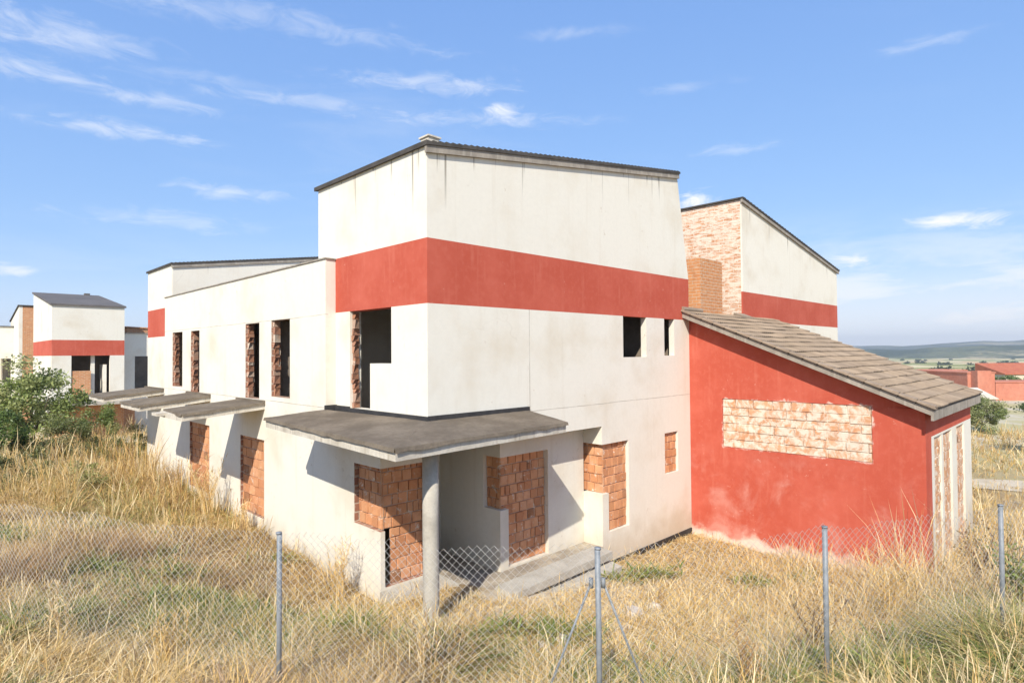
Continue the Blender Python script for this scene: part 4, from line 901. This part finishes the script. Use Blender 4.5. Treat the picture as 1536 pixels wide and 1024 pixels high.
# tall pale weeds against the wall
def dry_weed(x_, y_, ht, label, seed, n=16, pal=PAL['pale']+PAL['straw'], group='tall dry weeds along the side wall'):
    r = np.random.default_rng(seed); vs, cs = [], []; g_ = h1(x_, y_)
    for i in range(n):
        a = r.uniform(0, 6.28); hh = ht*r.uniform(.6, 1.05); ln = r.uniform(.05, .4)
        m_ = 26; vs.append(blades(np.array([x_+r.uniform(-.12, .12)]), np.array([y_+r.uniform(-.12, .12)]), np.array([g_-.03]), np.array([hh]), np.array([ln]), np.array([.05]), np.array([.016]), np.array([a]), (1, .8, .6, 0))); cs.append(np.array(pal)[r.integers(0, len(pal), 1)])
        s = r.uniform(.35, 1., m_); bx = vs[-1][0, 0]+np.cos(a)*ln*hh*s**1.7; by = vs[-1][0, 1]+np.sin(a)*ln*hh*s**1.7
        vs.append(blades(bx, by, g_+hh*s*.96, r.uniform(.05, .2, m_)*ht*.8, r.uniform(.4, 1.4, m_), r.uniform(-.1, .5, m_), np.full(m_, .013), r.uniform(0, 6.28, m_), (.7, .8, 1., 0))); cs.append(np.array(pal)[r.integers(0, len(pal), m_)]*r.uniform(.8, 1.1, (m_, 1)))
    o = rawmesh('dry_weed', np.concatenate(vs), 7, BF, np.concatenate(cs), M['grass']); return tag(o, label, 'weed', group)
dry_weed(-1.0, 9.9, 1.9, 'tall pale dry weed against the white wall between the two bricked windows', 1, 20)
dry_weed(-.9, 16.5, 1.5, 'tall whitish weed in front of the far end of the white side wall', 2, 14)
dry_weed(-.75, 14.3, 1.2, 'rust coloured dry weed at the wall under the farther bricked window', 3, 16, PAL['rust']+PAL['gold'])
dry_weed(-.9, 2.0, 1.35, 'thin straw weed at the wall foot beside the corner brick infill', 4, 14)
dry_weed(-.75, 7.9, .9, 'short pale weed at the wall foot below the nearer bricked window', 5, 14)
for px, d, h_, lb, k, pl in ((262, 7.6, .95, 'tall straw weed at the bottom left, just left of the first grey post', 11, PAL['straw']), (640, 7.9, 1.0, 'pale dry weed in front of the concrete column foot', 12, PAL['pale']), (1218, 8.4, .9, 'dark brown dry weed just left of the post in front of the red wall', 13, PAL['brown']), (1330, 10.4, 1.25, 'tall straw weed in front of the red wall, right of the post there', 14, PAL['straw']), (1120, 7.0, .8, 'rusty dry weed at the bottom between the braced post and the red wall post', 15, PAL['rust']), (90, 8.2, .9, 'pale dry weed in the bottom left corner', 16, PAL['pale'])):
    x_, y_ = at(px, d); dry_weed(x_, y_, h_, lb, k, 9, pl+PAL['tan'][:1], 'dry weeds in the foreground grass')
# green leafy weeds by the right hand posts
def leafy_weed(px, d, ht, label, seed, pal, n=9, lsz=.09):
    x_, y_ = at(px, d); g_ = h1(x_, y_); r = np.random.default_rng(seed); mb = MB(); P_ = []
    o = thing('leafy_weed', label, 'weed', (x_, y_, g_), 'leafy weeds near the right posts')
    for i in range(n):
        a = r.uniform(0, 6.28); hh = ht*r.uniform(.6, 1.05); q = r.uniform(.1, .5)
        pts = [(x_+r.uniform(-.15, .15)+math.cos(a)*q*hh*s**1.4, y_+r.uniform(-.02, .02)+math.sin(a)*q*hh*s**1.4, g_-.05+hh*s) for s in (0, .5, 1)]
        mb.tube(pts, [.008, .006, .003], 5)
        for s in r.uniform(.2, 1, 44):
            P_.append([x_+math.cos(a)*q*hh*s**1.4+r.normal(0, .08), y_+math.sin(a)*q*hh*s**1.4+r.normal(0, .08), g_+hh*s+r.normal(0, .04)])
    P_ = np.array(P_); p_ = np.array(pal); v, c = leaves(P_, lsz, seed, p_[r.integers(0, len(p_), len(P_))]*r.uniform(.8, 1.2, (len(P_), 1)))
    rawmesh('foliage', v, 4, LF, c, M['leaf'], o); mb.build('stem', M['bark'], o)
leafy_weed(1523, 9.6, 1.25, 'green leafy weed right of the rightmost fence post', 1, [(.30, .34, .11), (.24, .29, .09), (.36, .36, .14)], 16)
leafy_weed(1462, 13.5, 1.5, 'reddish weed at the foot of the white pillars of the red lean-to', 2, [(.34, .20, .11), (.28, .22, .09), (.40, .27, .15)], 14)
leafy_weed(1500, 12., 1.5, 'tall thin weed behind the rightmost fence post', 3, [(.24, .25, .08), (.33, .27, .12)], 8, .07)
# rubble on the bare ground by the porch
def stone(x_, y_, s_, label, seed):
    r = random.Random(seed); import bmesh
    bm = bmesh.new(); bmesh.ops.create_icosphere(bm, subdivisions=2, radius=1.)
    ax_ = (s_*r.uniform(.8, 1.3), s_*r.uniform(.6, 1.), s_*r.uniform(.35, .6)); dirs = [Vector((r.gauss(0, 1), r.gauss(0, 1), r.gauss(0, 1))).normalized() for _ in range(7)]
    for v in bm.verts:
        for q in dirs:
            e_ = v.co.dot(q)
            if e_ > .62: v.co -= q*(e_-.62)
        v.co = Vector((v.co.x*ax_[0], v.co.y*ax_[1], v.co.z*ax_[2]))
    me = bpy.data.meshes.new('rubble_block'); bm.to_mesh(me); bm.free(); me.materials.append(M['stone'])
    o = link('rubble_block', me); o.location = (x_, y_, h1(x_, y_)+ax_[2]*.3); o.rotation_euler = (r.uniform(-.2, .2), r.uniform(-.2, .2), r.uniform(0, 6)); tag(o, label, 'rubble', 'pale rubble by the porch')
for k, (px, d, s_, lb) in enumerate(((945, 12.4, .28, 'large pale rubble lump in front of the white wall, right of the braced post'), (930, 11.6, .17, 'pale rubble lump just right of the braced fence post top'), (975, 12.9, .2, 'pale rubble lump nearest the red wall'),
        (838, 10.2, .30, 'flat pale rubble slab in front of the porch kerb, left of the braced post'), (812, 9.9, .16, 'small pale rubble lump left of the flat slab by the porch'), (865, 10.7, .14, 'small pale stone between the braced post and the flat slab'))):
    x_, y_ = at(px, d); stone(x_, y_, s_, lb, k+1)

# ================================================================== BEYOND
def ground_strip(name, pts, wid, mat, lift=.05):
    mb = MB(); L_ = []
    for i, (l, d) in enumerate(pts):
        x_, y_ = LD(l, d); a = np.array(LD(*pts[max(i-1, 0)])); b = np.array(LD(*pts[min(i+1, len(pts)-1)])); q = b-a; q /= np.linalg.norm(q); n_ = np.array([-q[1], q[0]])
        L_.append([(x_+n_[0]*w_, y_+n_[1]*w_, h1(x_+n_[0]*w_, y_+n_[1]*w_)+lift) for w_ in np.linspace(-wid/2, wid/2, 5)])
    for a, b in zip(L_[:-1], L_[1:]):
        for k in range(4): mb.face([a[k], a[k+1], b[k+1], b[k]])
    return kind(mb.build(name, mat), 'structure')
M['track'] = mat_mottle('pale_dirt', (.60, .51, .38), (.44, .36, .25), .8, .97, .4, .03, .05)
ground_strip('path', [(17+k, 29.3-.12*k+.3*math.sin(k)) for k in range(22)], 2.3, M['track'], .03)
def red_house(px0, px1, d, z0, z1, label, dep=8., roof=None, pil=None, foot=False, group='red houses beyond the lean-to', wallm='redfar'):
    a, b = at(px0, d), at(px1, d); ux = np.array(b)-np.array(a); L = np.linalg.norm(ux); ux /= L; n_ = np.array([-ux[1], ux[0]])
    if n_@FH < 0: n_ = -n_
    o = thing('red_house', label, 'house', (*((np.array(a)+np.array(b))/2+n_*dep/2), z0), group)
    def bx(mb, s0, s1, q0, q1, za, zb, zb2=None):
        P_ = [np.array(a)+ux*s+n_*q for s, q in ((s0, q0), (s1, q0), (s1, q1), (s0, q1))]
        mb.hexa([(*p, za) for p in P_]+[(*p, zz) for p, zz in zip(P_, (zb, zb, zb2 or zb, zb2 or zb))])
    mb = MB(); bx(mb, 0, L, 0, dep, z0, z1, roof[0] if roof else None); mb.build('wall', M[wallm], o)
    if roof: mb = MB(); bx(mb, -.2, L+.2, -.3, dep+.3, z1-.1, z1+.12, roof[0]+.15); mb.build('roof', M[roof[1]], o)
    else: mb = MB(); bx(mb, -.1, L+.1, -.1, dep+.1, z1+.002, z1+.14); mb.build('roof', M['redfar'], o)
    if pil: mb = MB(); bx(mb, pil[0]*L, pil[1]*L, -1.2, -.002, z0, z1+.35); mb.build('porch_tower', M['redfar'], o)
    if foot: mb = MB(); bx(mb, L*.35, L, -2.2, -.3, z0, z0+1.2, z0+1.9); mb.build('white_shed', M['plaster3'], o)
M['redfar'] = mat_mottle('faded_red_render', (.50, .19, .125), (.56, .25, .17), .3, .95, .1, .02, .05)
M['roofred'] = mat_mottle('red_tile_roof', (.50, .17, .09), (.42, .12, .07), .7, .9, .3, .03, .1)
red_house(1383, 1450, 140, -4., -.2, 'low pale red house farthest left of the red houses, just above the tiled roof', 8., None, None)
red_house(1450, 1491, 82, -3.2, 1.4, 'red house with a square projecting tower, nearest beyond the tiled lean-to roof', 9., None, (.12, .62))
red_house(1492, 1580, 86, -3.2, -.15, 'long low red wall house at the right edge, right of the red house with tower', 5., None, None)
red_house(1506, 1620, 150, -4., -1.6, 'farthest house, white with a big tilted red roof, at the right edge under the hills', 9., (.9, 'roofred'), None, False, wallm='plaster3')
tree('green_shrub', 'green shrub between the long red wall and the farthest red roof', 'shrub', 1504, 100, -.9, (2.2, 2., 1.5), 1500, .32, [(.14, .20, .06), (.18, .23, .08)], 41, 14, stems=2, pname='foliage', trunk=.05)
tree('olive_hedge_bush', 'olive bush at the right edge above the long red wall', 'bush', 1531, 102, -1.1, (2., 2., 1.2), 1300, .32, [(.22, .24, .09), (.17, .20, .07)], 42, 12, stems=2, pname='foliage', trunk=.05)
def far_shed(px, d, w_, label):
    x_, y_ = at(px, d); g_ = h1(x_, y_); o = thing('white_shed', label, 'shed', (x_, y_, g_)); u_ = np.array(RH); n_ = np.array(FH)
    def pt(s, q, z): return (x_+u_[0]*s+n_[0]*q, y_+u_[1]*s+n_[1]*q, z)
    mb = MB(); mb.hexa([pt(-w_, 0, g_-.2), pt(w_, 0, g_-.2), pt(w_, 3, g_-.2), pt(-w_, 3, g_-.2), pt(-w_, 0, g_+1.), pt(w_, 0, g_+1.), pt(w_, 3, g_+2.), pt(-w_, 3, g_+2.)]); mb.build('wall', M['plaster3'], o)
    mb = MB(); mb.hexa([pt(-w_-.15, -.3, g_+.92), pt(w_+.15, -.3, g_+.92), pt(w_+.15, 3.2, g_+2.1), pt(-w_-.15, 3.2, g_+2.1), pt(-w_-.15, -.3, g_+1.0), pt(w_+.15, -.3, g_+1.0), pt(w_+.15, 3.2, g_+2.2), pt(-w_-.15, 3.2, g_+2.2)]); mb.build('roof', M['plaster3'], o)
far_shed(1483, 76, .75, 'small white lean-to roof at the foot of the red tower')
# hedges and trees on the plain, seen as one mass
r = np.random.default_rng(77); cen = []; cc = []
for i in range(150):
    d = r.uniform(230, 1300)**1.; ang = r.uniform(-.85, .85); x_, y_ = LD(math.tan(ang)*d*.98, d); g_ = h1(x_, y_); s_ = r.uniform(1.8, 3.6); n_ = r.integers(1, 5)
    for k in range(n_):
        q = r.normal(size=(70, 3)); q /= np.linalg.norm(q, axis=1, keepdims=True); q *= r.uniform(.5, 1, (70, 1))*s_; q[:, 2] = np.abs(q[:, 2])*.9
        ox, oy = r.normal(0, 7, 2); cen.append(q+np.array([x_+ox, y_+oy, g_])); cc.append(np.array([(.07, .10, .035), (.10, .12, .045), (.06, .075, .03)])[r.integers(0, 3)]*r.uniform(.8, 1.2, (70, 1)))
v, c = leaves(np.concatenate(cen), 1.7, 5, np.concatenate(cc), .3, .9)
kind(rawmesh('far_trees', v, 4, LF, c, M['leaf']), 'stuff')
